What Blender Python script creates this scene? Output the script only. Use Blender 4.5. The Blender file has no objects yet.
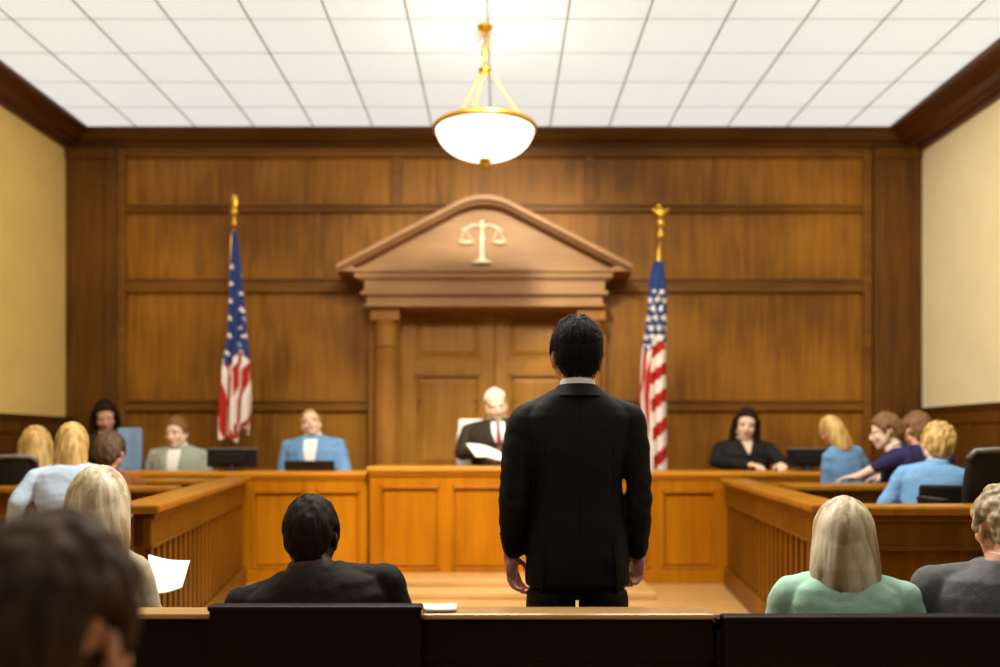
import bpy, bmesh, math, random
from mathutils import Vector, Matrix, noise, Euler
from mathutils.bvhtree import BVHTree
random.seed(7)
PI = math.pi
F = 900.0; CX = 500.0; HZ = 440.0; EYE = 1.39
COL = bpy.context.scene.collection

def W(px, py, d):
    return Vector(((px-CX)*d/F, d, EYE+(HZ-py)*d/F))
def WX(px, d): return (px-CX)*d/F
def WZ(py, d): return EYE+(HZ-py)*d/F
def lin(r, g, b):
    return tuple(((c/255)/12.92 if c/255 <= .04045 else ((c/255+.055)/1.055)**2.4) for c in (r, g, b))

# ------------------------------------------------------------------ materials
def newmat(name):
    m = bpy.data.materials.new(name); m.use_nodes = True
    nt = m.node_tree; b = nt.nodes['Principled BSDF']
    return m, nt, b
def plain(name, rgb, rough=.6, metal=0, var=.12, scale=20, bump=0.0, bscale=60, stretch=(1,1,1), spec=.5, sheen=0):
    m, nt, b = newmat(name)
    c = lin(*rgb)
    tc = nt.nodes.new('ShaderNodeTexCoord'); mp = nt.nodes.new('ShaderNodeMapping'); mp.inputs['Scale'].default_value = stretch
    nt.links.new(tc.outputs['Object'], mp.inputs['Vector'])
    n = nt.nodes.new('ShaderNodeTexNoise'); n.inputs['Scale'].default_value = scale; n.inputs['Detail'].default_value = 4
    nt.links.new(mp.outputs[0], n.inputs['Vector'])
    r = nt.nodes.new('ShaderNodeValToRGB')
    r.color_ramp.elements[0].position = .3; r.color_ramp.elements[1].position = .7
    r.color_ramp.elements[0].color = tuple(x*(1-var) for x in c)+(1,); r.color_ramp.elements[1].color = tuple(min(1, x*(1+var)) for x in c)+(1,)
    nt.links.new(n.outputs[0], r.inputs[0]); nt.links.new(r.outputs[0], b.inputs['Base Color'])
    b.inputs['Roughness'].default_value = rough; b.inputs['Metallic'].default_value = metal
    b.inputs['Specular IOR Level'].default_value = spec
    if sheen: b.inputs['Sheen Weight'].default_value = sheen
    if bump:
        n2 = nt.nodes.new('ShaderNodeTexNoise'); n2.inputs['Scale'].default_value = bscale
        nt.links.new(mp.outputs[0], n2.inputs['Vector'])
        bp = nt.nodes.new('ShaderNodeBump'); bp.inputs['Strength'].default_value = bump; bp.inputs['Distance'].default_value = .01
        nt.links.new(n2.outputs[0], bp.inputs['Height']); nt.links.new(bp.outputs[0], b.inputs['Normal'])
    return m
def wood(name, a, b_, rough=.4, grain=(9, 9, .7), axis=2, scale=1.6, bump=.08, spec=.22):
    m, nt, b = newmat(name)
    tc = nt.nodes.new('ShaderNodeTexCoord'); mp = nt.nodes.new('ShaderNodeMapping')
    g = [9, 9, 9]; g[axis] = .7
    mp.inputs['Scale'].default_value = g
    nt.links.new(tc.outputs['Object'], mp.inputs['Vector'])
    n = nt.nodes.new('ShaderNodeTexNoise'); n.inputs['Scale'].default_value = scale; n.inputs['Detail'].default_value = 8; n.inputs['Distortion'].default_value = .8
    nt.links.new(mp.outputs[0], n.inputs['Vector'])
    n3 = nt.nodes.new('ShaderNodeTexNoise'); n3.inputs['Scale'].default_value = 1.1; n3.inputs['Detail'].default_value = 2
    nt.links.new(tc.outputs['Object'], n3.inputs['Vector'])
    mx = nt.nodes.new('ShaderNodeMath'); mx.operation = 'MULTIPLY_ADD'; mx.inputs[1].default_value = .55
    nt.links.new(n3.outputs[0], mx.inputs[0])
    m2 = nt.nodes.new('ShaderNodeMath'); m2.operation = 'MULTIPLY'; m2.inputs[1].default_value = .5
    nt.links.new(n.outputs[0], m2.inputs[0]); nt.links.new(m2.outputs[0], mx.inputs[2])
    r = nt.nodes.new('ShaderNodeValToRGB')
    r.color_ramp.elements[0].position = .38; r.color_ramp.elements[1].position = .68
    r.color_ramp.elements[0].color = lin(*a)+(1,); r.color_ramp.elements[1].color = lin(*b_)+(1,)
    nt.links.new(mx.outputs[0], r.inputs[0]); nt.links.new(r.outputs[0], b.inputs['Base Color'])
    b.inputs['Roughness'].default_value = rough; b.inputs['Specular IOR Level'].default_value = spec
    bp = nt.nodes.new('ShaderNodeBump'); bp.inputs['Strength'].default_value = bump; bp.inputs['Distance'].default_value = .004
    nt.links.new(n.outputs[0], bp.inputs['Height']); nt.links.new(bp.outputs[0], b.inputs['Normal'])
    return m
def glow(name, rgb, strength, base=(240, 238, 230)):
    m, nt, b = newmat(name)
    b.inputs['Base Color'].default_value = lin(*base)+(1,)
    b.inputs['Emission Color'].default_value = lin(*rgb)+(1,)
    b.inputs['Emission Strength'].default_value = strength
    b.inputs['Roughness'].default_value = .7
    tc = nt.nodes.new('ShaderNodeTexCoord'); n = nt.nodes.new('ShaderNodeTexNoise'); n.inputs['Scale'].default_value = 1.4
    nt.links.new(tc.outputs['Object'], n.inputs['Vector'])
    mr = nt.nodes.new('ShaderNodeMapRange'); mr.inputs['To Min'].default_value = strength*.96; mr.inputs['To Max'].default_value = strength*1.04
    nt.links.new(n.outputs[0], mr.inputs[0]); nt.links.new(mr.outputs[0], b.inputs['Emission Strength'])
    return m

M = dict(
    wall_wood=wood('wall panel oak', (106, 66, 13), (160, 106, 30), .5, bump=.05),
    wall_rail=wood('wall rail oak', (92, 56, 12), (134, 86, 26), .48, axis=0, bump=.05),
    crown=wood('crown moulding wood', (68, 40, 10), (98, 62, 18), .4, axis=0),
    crown_side=wood('side crown moulding wood', (66, 34, 14), (92, 50, 22), .4, axis=1),
    pilaster=wood('shaded pilaster oak', (76, 46, 10), (112, 70, 20), .5, bump=.05),  # darker than the wall oak: corner shade put into the wood colour
    portal=wood('door surround oak', (146, 108, 68), (176, 134, 90), .45, axis=0, bump=.04),
    column=wood('door column oak', (136, 88, 30), (166, 114, 46), .45, bump=.04),
    door=wood('door oak', (140, 94, 32), (172, 122, 50), .42, bump=.04),
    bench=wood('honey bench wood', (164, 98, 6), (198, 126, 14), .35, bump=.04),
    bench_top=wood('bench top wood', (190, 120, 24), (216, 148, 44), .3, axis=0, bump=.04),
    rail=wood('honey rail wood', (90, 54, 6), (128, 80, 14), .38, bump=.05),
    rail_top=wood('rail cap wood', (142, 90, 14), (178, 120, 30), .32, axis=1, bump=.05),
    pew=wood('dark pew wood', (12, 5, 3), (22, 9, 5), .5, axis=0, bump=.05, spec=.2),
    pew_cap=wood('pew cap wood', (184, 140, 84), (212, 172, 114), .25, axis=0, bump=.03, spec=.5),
    wainscot=wood('dark wainscot wood', (76, 44, 10), (104, 64, 20), .42, bump=.05),
    floor=wood('polished floor wood', (190, 146, 86), (212, 168, 106), .28, axis=0, bump=.03, spec=.5),
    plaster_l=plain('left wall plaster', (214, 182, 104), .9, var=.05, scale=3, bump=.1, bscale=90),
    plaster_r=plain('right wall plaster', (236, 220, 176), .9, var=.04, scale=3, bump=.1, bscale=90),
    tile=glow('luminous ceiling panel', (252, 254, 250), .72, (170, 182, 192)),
    grid=plain('ceiling grid metal', (160, 156, 140), .5, var=.05),
    gold=plain('gilded metal', (236, 190, 74), .28, 1.0, var=.1, scale=60),
    brass=plain('brass', (214, 168, 70), .3, 1.0, var=.12, scale=40),
    bowl=glow('lit alabaster glass', (255, 248, 226), 2.2),
    cream=plain('cream painted emblem', (250, 240, 206), .5, var=.04),
    red=plain('flag red', (186, 40, 30), .8, var=.1, spec=.2),
    white=plain('flag white', (245, 238, 224), .8, var=.04, spec=.2),
    blue=plain('flag blue', (48, 66, 122), .8, var=.15, spec=.2),
    black=plain('black upholstery', (14, 13, 13), .55, var=.2),
    plastic=plain('black plastic', (16, 16, 17), .4, var=.1),
    greyedge=plain('grey trim', (120, 118, 112), .45, var=.08),
    whitechair=plain('white upholstery', (236, 232, 220), .6, var=.04),
    bluechair=plain('pale blue upholstery', (130, 160, 200), .6, var=.06),
    paper=plain('paper', (250, 248, 240), .8, var=.02),
    skin=plain('skin', (226, 170, 136), .5, var=.06, scale=30),
    skin_pale=plain('pale skin', (240, 205, 178), .5, var=.05, scale=30),
    skin_main=plain('ruddy skin', (246, 178, 154), .5, var=.1, scale=40, bump=.1, bscale=120),
    skin_dark=plain('dark skin', (64, 38, 26), .5, var=.1, scale=30),
    eye=plain('eye white', (225, 220, 212), .3, var=.02),
    iris=plain('dark iris', (40, 26, 18), .25, var=.05),
    lip=plain('lips', (176, 92, 84), .45, var=.05),
    suit_black=plain('black wool', (6, 9, 13), .7, var=.25, scale=90, bump=.25, bscale=220, spec=.3),
    suit_char=plain('charcoal wool', (32, 26, 23), .8, var=.15, scale=60, bump=.15, bscale=160, spec=.25),
    suit_grey=plain('grey wool', (104, 104, 106), .8, var=.12, scale=60, bump=.15, bscale=160, spec=.25),
    suit_sage=plain('pale grey green wool', (158, 166, 150), .8, var=.08, scale=60, spec=.25),
    suit_blue=plain('light blue wool', (112, 152, 196), .8, var=.1, scale=40, spec=.25),
    robe=plain('dark robe cloth', (48, 38, 26), .75, var=.2, scale=30, spec=.3),
    blouse_black=plain('black blouse cloth', (22, 20, 20), .75, var=.2, scale=30, spec=.3),
    shirt_blue=plain('pale blue shirt cloth', (196, 216, 238), .8, var=.06, scale=30, spec=.2),
    shirt_mid=plain('sky blue shirt cloth', (122, 168, 214), .8, var=.06, scale=30, spec=.2),
    navy=plain('navy cloth', (48, 44, 92), .8, var=.12, scale=30, spec=.2),
    cream_wool=plain('cream wool', (198, 184, 156), .8, var=.06, scale=50, bump=.12, bscale=140, spec=.2),
    mint=plain('mint green wool', (184, 228, 206), .8, var=.05, scale=50, bump=.12, bscale=140, spec=.2),
    shirt=plain('white shirt cotton', (244, 242, 236), .75, var=.02),
    rust=plain('rust brown cloth', (132, 76, 34), .8, var=.1, spec=.2),
    tie=plain('dark red tie silk', (120, 34, 34), .45, var=.1),
    trousers=plain('dark trouser cloth', (13, 13, 15), .75, var=.15, scale=60, bump=.15, bscale=160, spec=.3),
    shoe=plain('black leather', (12, 11, 11), .3, var=.1),
    button=plain('horn button', (60, 54, 48), .35, var=.1),
)
def hairmat(name, a, b_, rough=.45, st=(60, 60, 5), spec=.5):
    m, nt, b = newmat(name)
    tc = nt.nodes.new('ShaderNodeTexCoord'); mp = nt.nodes.new('ShaderNodeMapping'); mp.inputs['Scale'].default_value = st
    nt.links.new(tc.outputs['Object'], mp.inputs['Vector'])
    n = nt.nodes.new('ShaderNodeTexNoise'); n.inputs['Scale'].default_value = 1; n.inputs['Detail'].default_value = 6; n.inputs['Distortion'].default_value = .5
    nt.links.new(mp.outputs[0], n.inputs['Vector'])
    r = nt.nodes.new('ShaderNodeValToRGB'); r.color_ramp.elements[0].position = .35; r.color_ramp.elements[1].position = .65
    r.color_ramp.elements[0].color = lin(*a)+(1,); r.color_ramp.elements[1].color = lin(*b_)+(1,)
    nt.links.new(n.outputs[0], r.inputs[0]); nt.links.new(r.outputs[0], b.inputs['Base Color'])
    b.inputs['Roughness'].default_value = rough; b.inputs['Specular IOR Level'].default_value = spec
    bp = nt.nodes.new('ShaderNodeBump'); bp.inputs['Strength'].default_value = .3; bp.inputs['Distance'].default_value = .003
    nt.links.new(n.outputs[0], bp.inputs['Height']); nt.links.new(bp.outputs[0], b.inputs['Normal'])
    return m
H = dict(
    black=hairmat('black hair', (6, 4, 4), (22, 16, 13), .6, spec=.2),
    darkbrown=hairmat('dark brown hair', (20, 12, 7), (40, 25, 15), .65, spec=.15),
    midbrown=hairmat('mid brown hair', (48, 32, 18), (108, 78, 44), .55),
    foreground=hairmat('soft brown hair', (46, 31, 18), (84, 62, 40), .7, spec=.2, st=(30, 30, 6)),
    brown=hairmat('brown hair', (92, 60, 26), (140, 100, 52), .6),
    blond=hairmat('golden blond hair', (160, 120, 58), (226, 188, 112), .5, (34, 34, 4)),
    pale=hairmat('pale blond hair', (158, 132, 92), (246, 234, 202), .42, (24, 24, 2.2)),
    ash=hairmat('ash blond hair', (132, 112, 82), (196, 178, 140), .5, (50, 50, 30)),
    white=hairmat('white hair', (220, 214, 200), (246, 242, 232), .5),
)

# ------------------------------------------------------------------ mesh helpers
class MB:
    def __init__(s): s.v = []; s.f = []; s.m = []
    def add(s, vs, fs, mi=0):
        b = len(s.v); s.v += [tuple(p) for p in vs]; s.f += [tuple(i+b for i in f) for f in fs]; s.m += [mi]*len(fs)
    def box(s, x0, x1, y0, y1, z0, z1, mi=0):
        v = [(x, y, z) for z in (z0, z1) for y in (y0, y1) for x in (x0, x1)]
        s.add(v, [(0, 2, 3, 1), (4, 5, 7, 6), (0, 1, 5, 4), (2, 6, 7, 3), (0, 4, 6, 2), (1, 3, 7, 5)], mi)
    def prism(s, pts, a, b, axis='y', mi=0):
        # pts: 2-D outline; axis is the extrusion axis
        n = len(pts)
        def mk(p, t):
            return {'y': (p[0], t, p[1]), 'x': (t, p[0], p[1]), 'z': (p[0], p[1], t)}[axis]
        v = [mk(p, a) for p in pts]+[mk(p, b) for p in pts]
        s.add(v, [tuple(range(n)), tuple(range(2*n-1, n-1, -1))]+[(i, (i+1) % n, n+(i+1) % n, n+i) for i in range(n)], mi)
    def loft(s, rings, mi=0, caps=True, close=True):
        n = len(rings[0]); v = [p for r in rings for p in r]; f = []
        for k in range(len(rings)-1):
            for i in range(n if close else n-1):
                j = (i+1) % n
                f.append((k*n+i, k*n+j, (k+1)*n+j, (k+1)*n+i))
        if caps: f += [tuple(range(n-1, -1, -1)), tuple((len(rings)-1)*n+i for i in range(n))]
        s.add(v, f, mi)
    def lathe(s, prof, c=(0, 0, 0), n=32, mi=0, caps=True):
        s.loft([[(c[0]+r*math.cos(2*PI*i/n), c[1]+r*math.sin(2*PI*i/n), c[2]+z) for i in range(n)] for r, z in prof], mi, caps)
    def tube(s, pts, r, n=10, mi=0):
        pts = [Vector(p) for p in pts]; rs = r if isinstance(r, (list, tuple)) else [r]*len(pts); rings = []
        for k, p in enumerate(pts):
            t = (pts[min(k+1, len(pts)-1)]-pts[max(k-1, 0)]).normalized()
            a = t.cross(Vector((0, 0, 1)) if abs(t.z) < .9 else Vector((1, 0, 0))).normalized(); b = t.cross(a)
            rings.append([p+(a*math.cos(2*PI*i/n)+b*math.sin(2*PI*i/n))*rs[k] for i in range(n)])
        s.loft(rings, mi)
    def ell(s, c, r, rot=None, n=20, m=12, mi=0):
        c = Vector(c); rings = []
        for k in range(m+1):
            t = PI*k/m; t = min(max(t, .03), PI-.03)
            ring = []
            for i in range(n):
                p = Vector((r[0]*math.sin(t)*math.cos(2*PI*i/n), r[1]*math.sin(t)*math.sin(2*PI*i/n), -r[2]*math.cos(t)))
                if rot is not None: p = rot @ p
                ring.append(c+p)
            rings.append(ring)
        s.loft(rings, mi)
    def cone(s, p0, r0, p1, r1, n=16, m=6):
        # tapered capsule
        p0 = Vector(p0); p1 = Vector(p1); t = (p1-p0)
        L = t.length
        if L < 1e-6: return s.ell(p0, (r0, r0, r0))
        t = t/L; a = t.cross(Vector((0, 0, 1)) if abs(t.z) < .9 else Vector((1, 0, 0))).normalized(); b = t.cross(a)
        rings = []
        for k in range(m+1):
            q = PI/2*k/m; q = max(q, .05); rings.append((p0-t*r0*math.cos(q), r0*math.sin(q)))
        for k in range(m+1):
            q = PI/2*(m-k)/m; q = max(q, .05); rings.append((p1+t*r1*math.cos(q), r1*math.sin(q)))
        s.loft([[c+(a*math.cos(2*PI*i/n)+b*math.sin(2*PI*i/n))*r for i in range(n)] for c, r in rings])
    def xf(s, fn): s.v = [tuple(fn(Vector(p))) for p in s.v]; return s
    def mesh(s, name, mats, smooth=False):
        me = bpy.data.meshes.new(name); me.from_pydata(s.v, [], s.f); me.update()
        for m in (mats if isinstance(mats, (list, tuple)) else [mats]): me.materials.append(m)
        if any(s.m):
            me.polygons.foreach_set('material_index', s.m)
        bm = bmesh.new(); bm.from_mesh(me); bmesh.ops.recalc_face_normals(bm, faces=bm.faces); bm.to_mesh(me); bm.free()
        if smooth:
            me.polygons.foreach_set('use_smooth', [True]*len(me.polygons))
        return me
    def build(s, name, mats, parent=None, smooth=False, bevel=0, kind=None, label=None, cat=None, group=None):
        o = bpy.data.objects.new(name, s.mesh(name, mats, smooth)); COL.objects.link(o)
        if parent is not None: o.parent = parent
        if bevel:
            b = o.modifiers.new('bevel', 'BEVEL'); b.width = bevel; b.segments = 2; b.limit_method = 'ANGLE'
        tag(o, label, cat, group, kind)
        return o
def tag(o, label=None, cat=None, group=None, kind=None):
    if label: o['label'] = label
    if cat: o['category'] = cat
    if group: o['group'] = group
    if kind: o['kind'] = kind
    return o
def thing(name, label, cat, loc=(0, 0, 0), rz=0, group=None, scale=1):
    o = bpy.data.objects.new(name, None); COL.objects.link(o); o.location = loc; o.rotation_euler = (0, 0, rz)
    o.scale = (scale,)*3; o.empty_display_size = .1
    return tag(o, label, cat, group)
def remesh(mb, voxel, mat, smooth=4, fn=None, name='m'):
    me = bpy.data.meshes.new('tmp'); me.from_pydata(mb.v, [], mb.f); me.update()
    bm = bmesh.new(); bm.from_mesh(me); bmesh.ops.recalc_face_normals(bm, faces=bm.faces); bm.to_mesh(me); bm.free()
    o = bpy.data.objects.new('tmp', me); COL.objects.link(o)
    r = o.modifiers.new('r', 'REMESH'); r.mode = 'VOXEL'; r.voxel_size = voxel; r.use_smooth_shade = True
    s = o.modifiers.new('s', 'SMOOTH'); s.factor = .5; s.iterations = smooth
    dg = bpy.context.evaluated_depsgraph_get(); dg.update()
    out = bpy.data.meshes.new_from_object(o.evaluated_get(dg)); out.name = name
    bpy.data.objects.remove(o); bpy.data.meshes.remove(me)
    if fn:
        ns = [v.normal.copy() for v in out.vertices]
        for v, n in zip(out.vertices, ns): v.co = fn(v.co.copy(), n)
        out.update()
    out.materials.clear(); out.materials.append(mat)
    out.polygons.foreach_set('use_smooth', [True]*len(out.polygons)); out.polygons.foreach_set('material_index', [0]*len(out.polygons))
    return out
def link(name, me, parent, label=None):
    o = bpy.data.objects.new(name, me); COL.objects.link(o); o.parent = parent
    if label: o['label'] = label
    return o
def smooth01(a, b, x):
    t = max(0, min(1, (x-a)/(b-a))); return t*t*(3-2*t)

# ------------------------------------------------------------------ room
XL, XR, YB, YF, ZC = -4.54, 4.41, 9.5, -2.2, 4.63
ZP = .22   # raised floor of the court well
mb = MB(); mb.box(XL-.2, XR+.2, YF-.2, YB+.2, -.15, 0); mb.build('floor', M['floor'], kind='structure')
mb = MB(); mb.box(XL, XR, 3.75, YB, .0, ZP); mb.build('floor_platform', M['floor'], kind='structure')
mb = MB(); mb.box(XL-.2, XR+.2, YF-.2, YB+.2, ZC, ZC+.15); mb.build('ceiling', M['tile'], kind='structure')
mb = MB()
x = 1.126
while x > XL+.3: x -= .61
x += .61
while x < XR-.1:
    mb.box(x-.0065, x+.0065, YF, 9.3, ZC-.006, ZC-.002); x += .61
y = 9.3-.61*.9
while y > YF:
    mb.box(XL, XR, y-.0022, y+.0022, ZC-.004, ZC-.001); y -= .61
mb.build('ceiling_grid', M['grid'], kind='structure')
mb = MB(); mb.box(XL-.2, XR+.2, YB, YB+.15, 0, ZC); mb.build('wall_back', M['wall_wood'], kind='structure')
mb = MB(); mb.box(XL-.2, XR+.2, YF-.15, YF, 0, ZC); mb.build('wall_front', M['wainscot'], kind='structure')
ZWL, ZWR = 1.63, 1.72
mb = MB(); mb.box(XL-.15, XL, YF, YB, 0, ZC); mb.build('wall_left', M['plaster_l'], kind='structure')
mb = MB(); mb.box(XR, XR+.15, YF, YB, 0, ZC); mb.build('wall_right', M['plaster_r'], kind='structure')
# wainscots with cap moulding and framed panels
def wainscot(xw, sgn, zt, n):
    mb = MB(); t = .03
    a, b = (xw, xw+t*sgn) if sgn > 0 else (xw+t*sgn, xw)
    mb.box(a, b, YF, YB, 0, zt-.05)
    y = YF
    while y < YB-.2:
        xo = xw+.05*sgn
        mb.box(min(xw, xo), max(xw, xo), y, y+.09, .12, zt-.16); y += .62
    for z0, z1, p in ((0, .16, .055), (zt-.17, zt-.05, .05), (zt-.05, zt-.02, .07), (zt-.02, zt, .09)):
        xo = xw+p*sgn; mb.box(min(xw, xo), max(xw, xo), YF, YB, z0, z1)
    mb.build(n, M['wainscot'], kind='structure')
wainscot(XL, 1, ZWL, 'trim_1'); wainscot(XR, -1, ZWR, 'trim_2')
# crown mouldings : profile (projection, z)
prof = [(0, ZC-.001), (.21, ZC-.001), (.21, ZC-.035), (.18, ZC-.04), (.165, ZC-.07), (.12, ZC-.115), (.075, ZC-.135), (.065, ZC-.16), (.035, ZC-.165), (.03, ZC-.20), (0, ZC-.20)]
mb = MB(); mb.prism([(XL+p*1.35, z) for p, z in prof], YF, YB, 'y'); mb.build('trim_3', M['crown_side'], kind='structure')
mb = MB(); mb.prism([(XR-p*1.85, ZC+(z-ZC)*1.15) for p, z in prof], YF, YB, 'y'); mb.build('trim_4', M['crown_side'], kind='structure')
mb = MB(); mb.prism([(YB-p, z) for p, z in prof], XL, XR, 'x'); mb.build('trim_5', M['crown'], kind='structure')
# back wall panelling (rails, stiles, corner pilasters)
s = F/YB
zz = lambda py: EYE+(HZ-py)/s
xx = lambda px: (px-CX)/s
mb = MB(); T = .035
rails = [(zz(158), zz(150)), (zz(213), zz(205)), (zz(293), zz(279)), (zz(411), zz(400))]
for a, b in rails:
    mb.box(xx(70), xx(918), YB-T, YB, a, b)
    mb.box(xx(122), xx(868), YB-T-.022, YB-T, b-.025, b)
    mb.box(xx(122), xx(868), YB-T-.014, YB-T, a, a+.018)
mb.box(xx(122), xx(868), YB-T-.01, YB, zz(150), ZC-.19)
mb.box(xx(122), xx(868), YB-T-.03, YB, ZP, ZP+.22)
for px in (397, 590): mb.box(xx(px-5), xx(px+5), YB-T, YB, zz(205), zz(158))
for px in (123, 866): mb.box(xx(px-4), xx(px+4), YB-T-.024, YB, ZP+.22, zz(150))
mb.build('trim_6', M['wall_rail'], kind='structure', bevel=.006)
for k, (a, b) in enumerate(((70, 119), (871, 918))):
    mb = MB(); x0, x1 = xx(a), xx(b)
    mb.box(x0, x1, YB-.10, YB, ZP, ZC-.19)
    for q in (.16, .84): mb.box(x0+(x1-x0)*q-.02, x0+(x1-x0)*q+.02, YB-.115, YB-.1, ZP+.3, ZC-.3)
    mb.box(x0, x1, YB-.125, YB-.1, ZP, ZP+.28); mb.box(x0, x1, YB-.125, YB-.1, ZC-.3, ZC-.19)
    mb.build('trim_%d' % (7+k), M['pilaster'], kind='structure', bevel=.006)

# ------------------------------------------------------------------ door, surround
d0 = 9.42; s = F/d0
dx = lambda px: (px-CX)/s
dz = lambda py: EYE+(HZ-py)/s
def leaf(n, x0, x1, px):
    o = thing(n, None, None, ((x0+x1)/2, YB-.08, ZP)); o['kind'] = 'structure'
    zt = dz(308)
    def L(b, name, mat):
        b.xf(lambda p: p-Vector(o.location)); return b.build(name, mat, o, bevel=.005)
    b = MB(); st = .14
    b.box(x0, x1, YB-.035, YB-.005, ZP, zt)
    zs = [ZP, ZP+.2, dz(480), dz(468), dz(372), dz(361), dz(316), zt]
    for a, c in ((x0, x0+st), (x1-st, x1)): b.box(a, c, YB-.075, YB-.03, ZP, zt)
    for a, c in ((zs[0], zs[1]), (zs[2], zs[3]), (zs[4]-.02, zs[5]+.02), (zs[6]+.0, zs[7])): b.box(x0+st, x1-st, YB-.075, YB-.03, a, c)
    L(b, 'door_leaf', M['door'])
    for a, c in ((zs[1], zs[2]), (zs[3], zs[4]-.02), (zs[5]+.02, zs[6])):
        b = MB(); i = .03; j = .09
        xs0, xs1 = x0+st, x1-st
        v = [(xs0+i, YB-.036, a+i), (xs1-i, YB-.036, a+i), (xs1-i, YB-.036, c-i), (xs0+i, YB-.036, c-i),
             (xs0+j, YB-.06, a+j), (xs1-j, YB-.06, a+j), (xs1-j, YB-.06, c-j), (xs0+j, YB-.06, c-j)]
        b.add(v, [(0, 1, 5, 4), (1, 2, 6, 5), (2, 3, 7, 6), (3, 0, 4, 7), (4, 5, 6, 7), (3, 2, 1, 0)])
        for (p0, p1, q0, q1) in ((xs0, xs1, a, a+.025), (xs0, xs1, c-.025, c), (xs0, xs0+.025, a, c), (xs1-.025, xs1, a, c)):
            b.box(p0, p1, YB-.082, YB-.036, q0, q1)
        L(b, 'door_panel', M['door'])
    b = MB(); b.lathe([(.001, -.02), (.02, -.02), (.028, 0), (.02, .02), (.001, .02)]); b.xf(lambda p: Vector((p.x+px, YB-.11-p.z, ZP+1.0+p.y))); b.box(px-.008, px+.008, YB-.1, YB-.07, ZP+.99, ZP+1.01)
    L(b, 'door_knob', M['brass'])
xm = dx(494.5)
leaf('door_1', dx(401), xm-.004, xm-.07); leaf('door_2', xm+.004, dx(578), xm+.07)

pt = thing('door_surround', 'carved oak door surround with pediment and scales of justice on the back wall', 'door surround', (-.14, 9.45, ZP))
def PT(b, name, mat, bev=.006, smooth=False, label=None):
    b.xf(lambda p: p-Vector(pt.location)); return b.build(name, mat, pt, bevel=bev, smooth=smooth, label=label)
dc = 9.15; s1 = F/dc
cx_ = lambda px: (px-CX)/s1
cz_ = lambda py: EYE+(HZ-py)/s1
for a, c in ((372, 398), (578, 604)):
    x0, x1 = cx_(a), cx_(c); xc = (x0+x1)/2; w = (x1-x0)/2
    b = MB(); n = 48
    def ringc(r, z):
        return [(xc+(r-(.006 if i % 3 == 0 else 0))*math.cos(2*PI*i/n), 9.27+(r-(.006 if i % 3 == 0 else 0))*math.sin(2*PI*i/n), z) for i in range(n)]
    zt = cz_(346)
    b.loft([ringc(w*.90, ZP+.3), ringc(w*.92, ZP+1.0), ringc(w*.88, zt)])
    col = PT(b, 'column', M['column'], 0)
    b = MB(); b.box(x0-.02, x1+.02, 9.11, 9.43, ZP, ZP+.18); b.lathe([(w*1.1, 0), (w*1.14, .03), (w*1.05, .06), (w*.95, .09), (w*.92, .12)], (xc, 9.27, ZP+.18)); PT(b, 'plinth', M['column'])
    b = MB(); b.lathe([(w*.9, 0), (w*1.0, .02), (w*.9, .04), (w*.92, .2), (w*1.05, .26), (w*1.1, .28)], (xc, 9.27, zt-.01), 32); b.box(x0-.015, x1+.015, 9.12, 9.42, zt+.26, cz_(308)); PT(b, 'capital', M['column'])
# backing frame of the doorway, two-band entablature
b = MB(); b.box(cx_(366), dx(401), 9.36, 9.49, ZP, cz_(306)); b.box(dx(578), cx_(608), 9.36, 9.49, ZP, cz_(306)); b.box(cx_(366), cx_(608), 9.36, 9.49, dz(310), cz_(300)); PT(b, 'door_frame', M['column'])
s2 = F/9.05; ex = lambda px: (px-CX)/s2; ez = lambda py: EYE+(HZ-py)/s2
b = MB(); b.box(ex(366), ex(603), 9.07, 9.49, ez(307), ez(294)); b.box(ex(364), ex(605), 9.04, 9.49, ez(306.5), ez(304)); b.box(ex(364), ex(605), 9.045, 9.49, ez(293.5), ez(278)); b.box(ex(361), ex(608), 9.02, 9.49, ez(295), ez(291)); b.box(ex(361), ex(608), 9.02, 9.49, ez(280), ez(277.5))
PT(b, 'entablature', M['portal'])
# pediment
out = [(335, 268), (336, 264)]
N = 10
L0, L1, R1, R0 = (460, 199.5), (484, 189), (508, 199.5), (633, 264)
for k in range(N+1):
    t = k/N; p = [(1-t)**2*a+2*t*(1-t)*b_+t*t*c for a, b_, c in zip(L0, L1, R1)]; out.append(tuple(p))
out += [R0, (634, 268)]
def inner(off):
    r = []
    for i, (a, c) in enumerate(out[1:-1]):
        r.append((a, c+off))
    return r
def band(y0, y1, o0, o1, sc, name, mat, parent=True):
    sx = F/y0; b = MB()
    top = [(p, q+o0) for p, q in out[1:-1]]; bot = [(p, q+o1) for p, q in out[1:-1]]
    P = lambda p, q: ((p-CX)/sx, EYE+(HZ-q)/sx)
    n = len(top)
    for i in range(n-1):
        b.prism([P(*top[i]), P(*top[i+1]), P(*bot[i+1]), P(*bot[i])], y0, y1, 'y')
    bm = bmesh.new(); me = b.mesh('t', mat); bm.from_mesh(me); bmesh.ops.remove_doubles(bm, verts=bm.verts, dist=.0005)
    kill = {}
    for f in bm.faces:
        key = tuple(sorted(v.index for v in f.verts)); kill.setdefault(key, []).append(f)
    bmesh.ops.delete(bm, geom=[f for fs in kill.values() if len(fs) > 1 for f in fs], context='FACES_ONLY')
    b2 = MB(); bm.verts.index_update(); b2.v = [tuple(v.co) for v in bm.verts]; b2.f = [tuple(v.index for v in f.verts) for f in bm.faces]; b2.m = [0]*len(b2.f); bm.free()
    PT(b2, name, mat, .004)
band(8.93, 9.49, 0, 5, 1, 'raking_cornice', M['portal'])
band(8.99, 9.49, 5, 9, 1, 'raking_moulding', M['portal'])
sx = F/9.12; P = lambda p, q: ((p-CX)/sx, EYE+(HZ-q)/sx)
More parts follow.
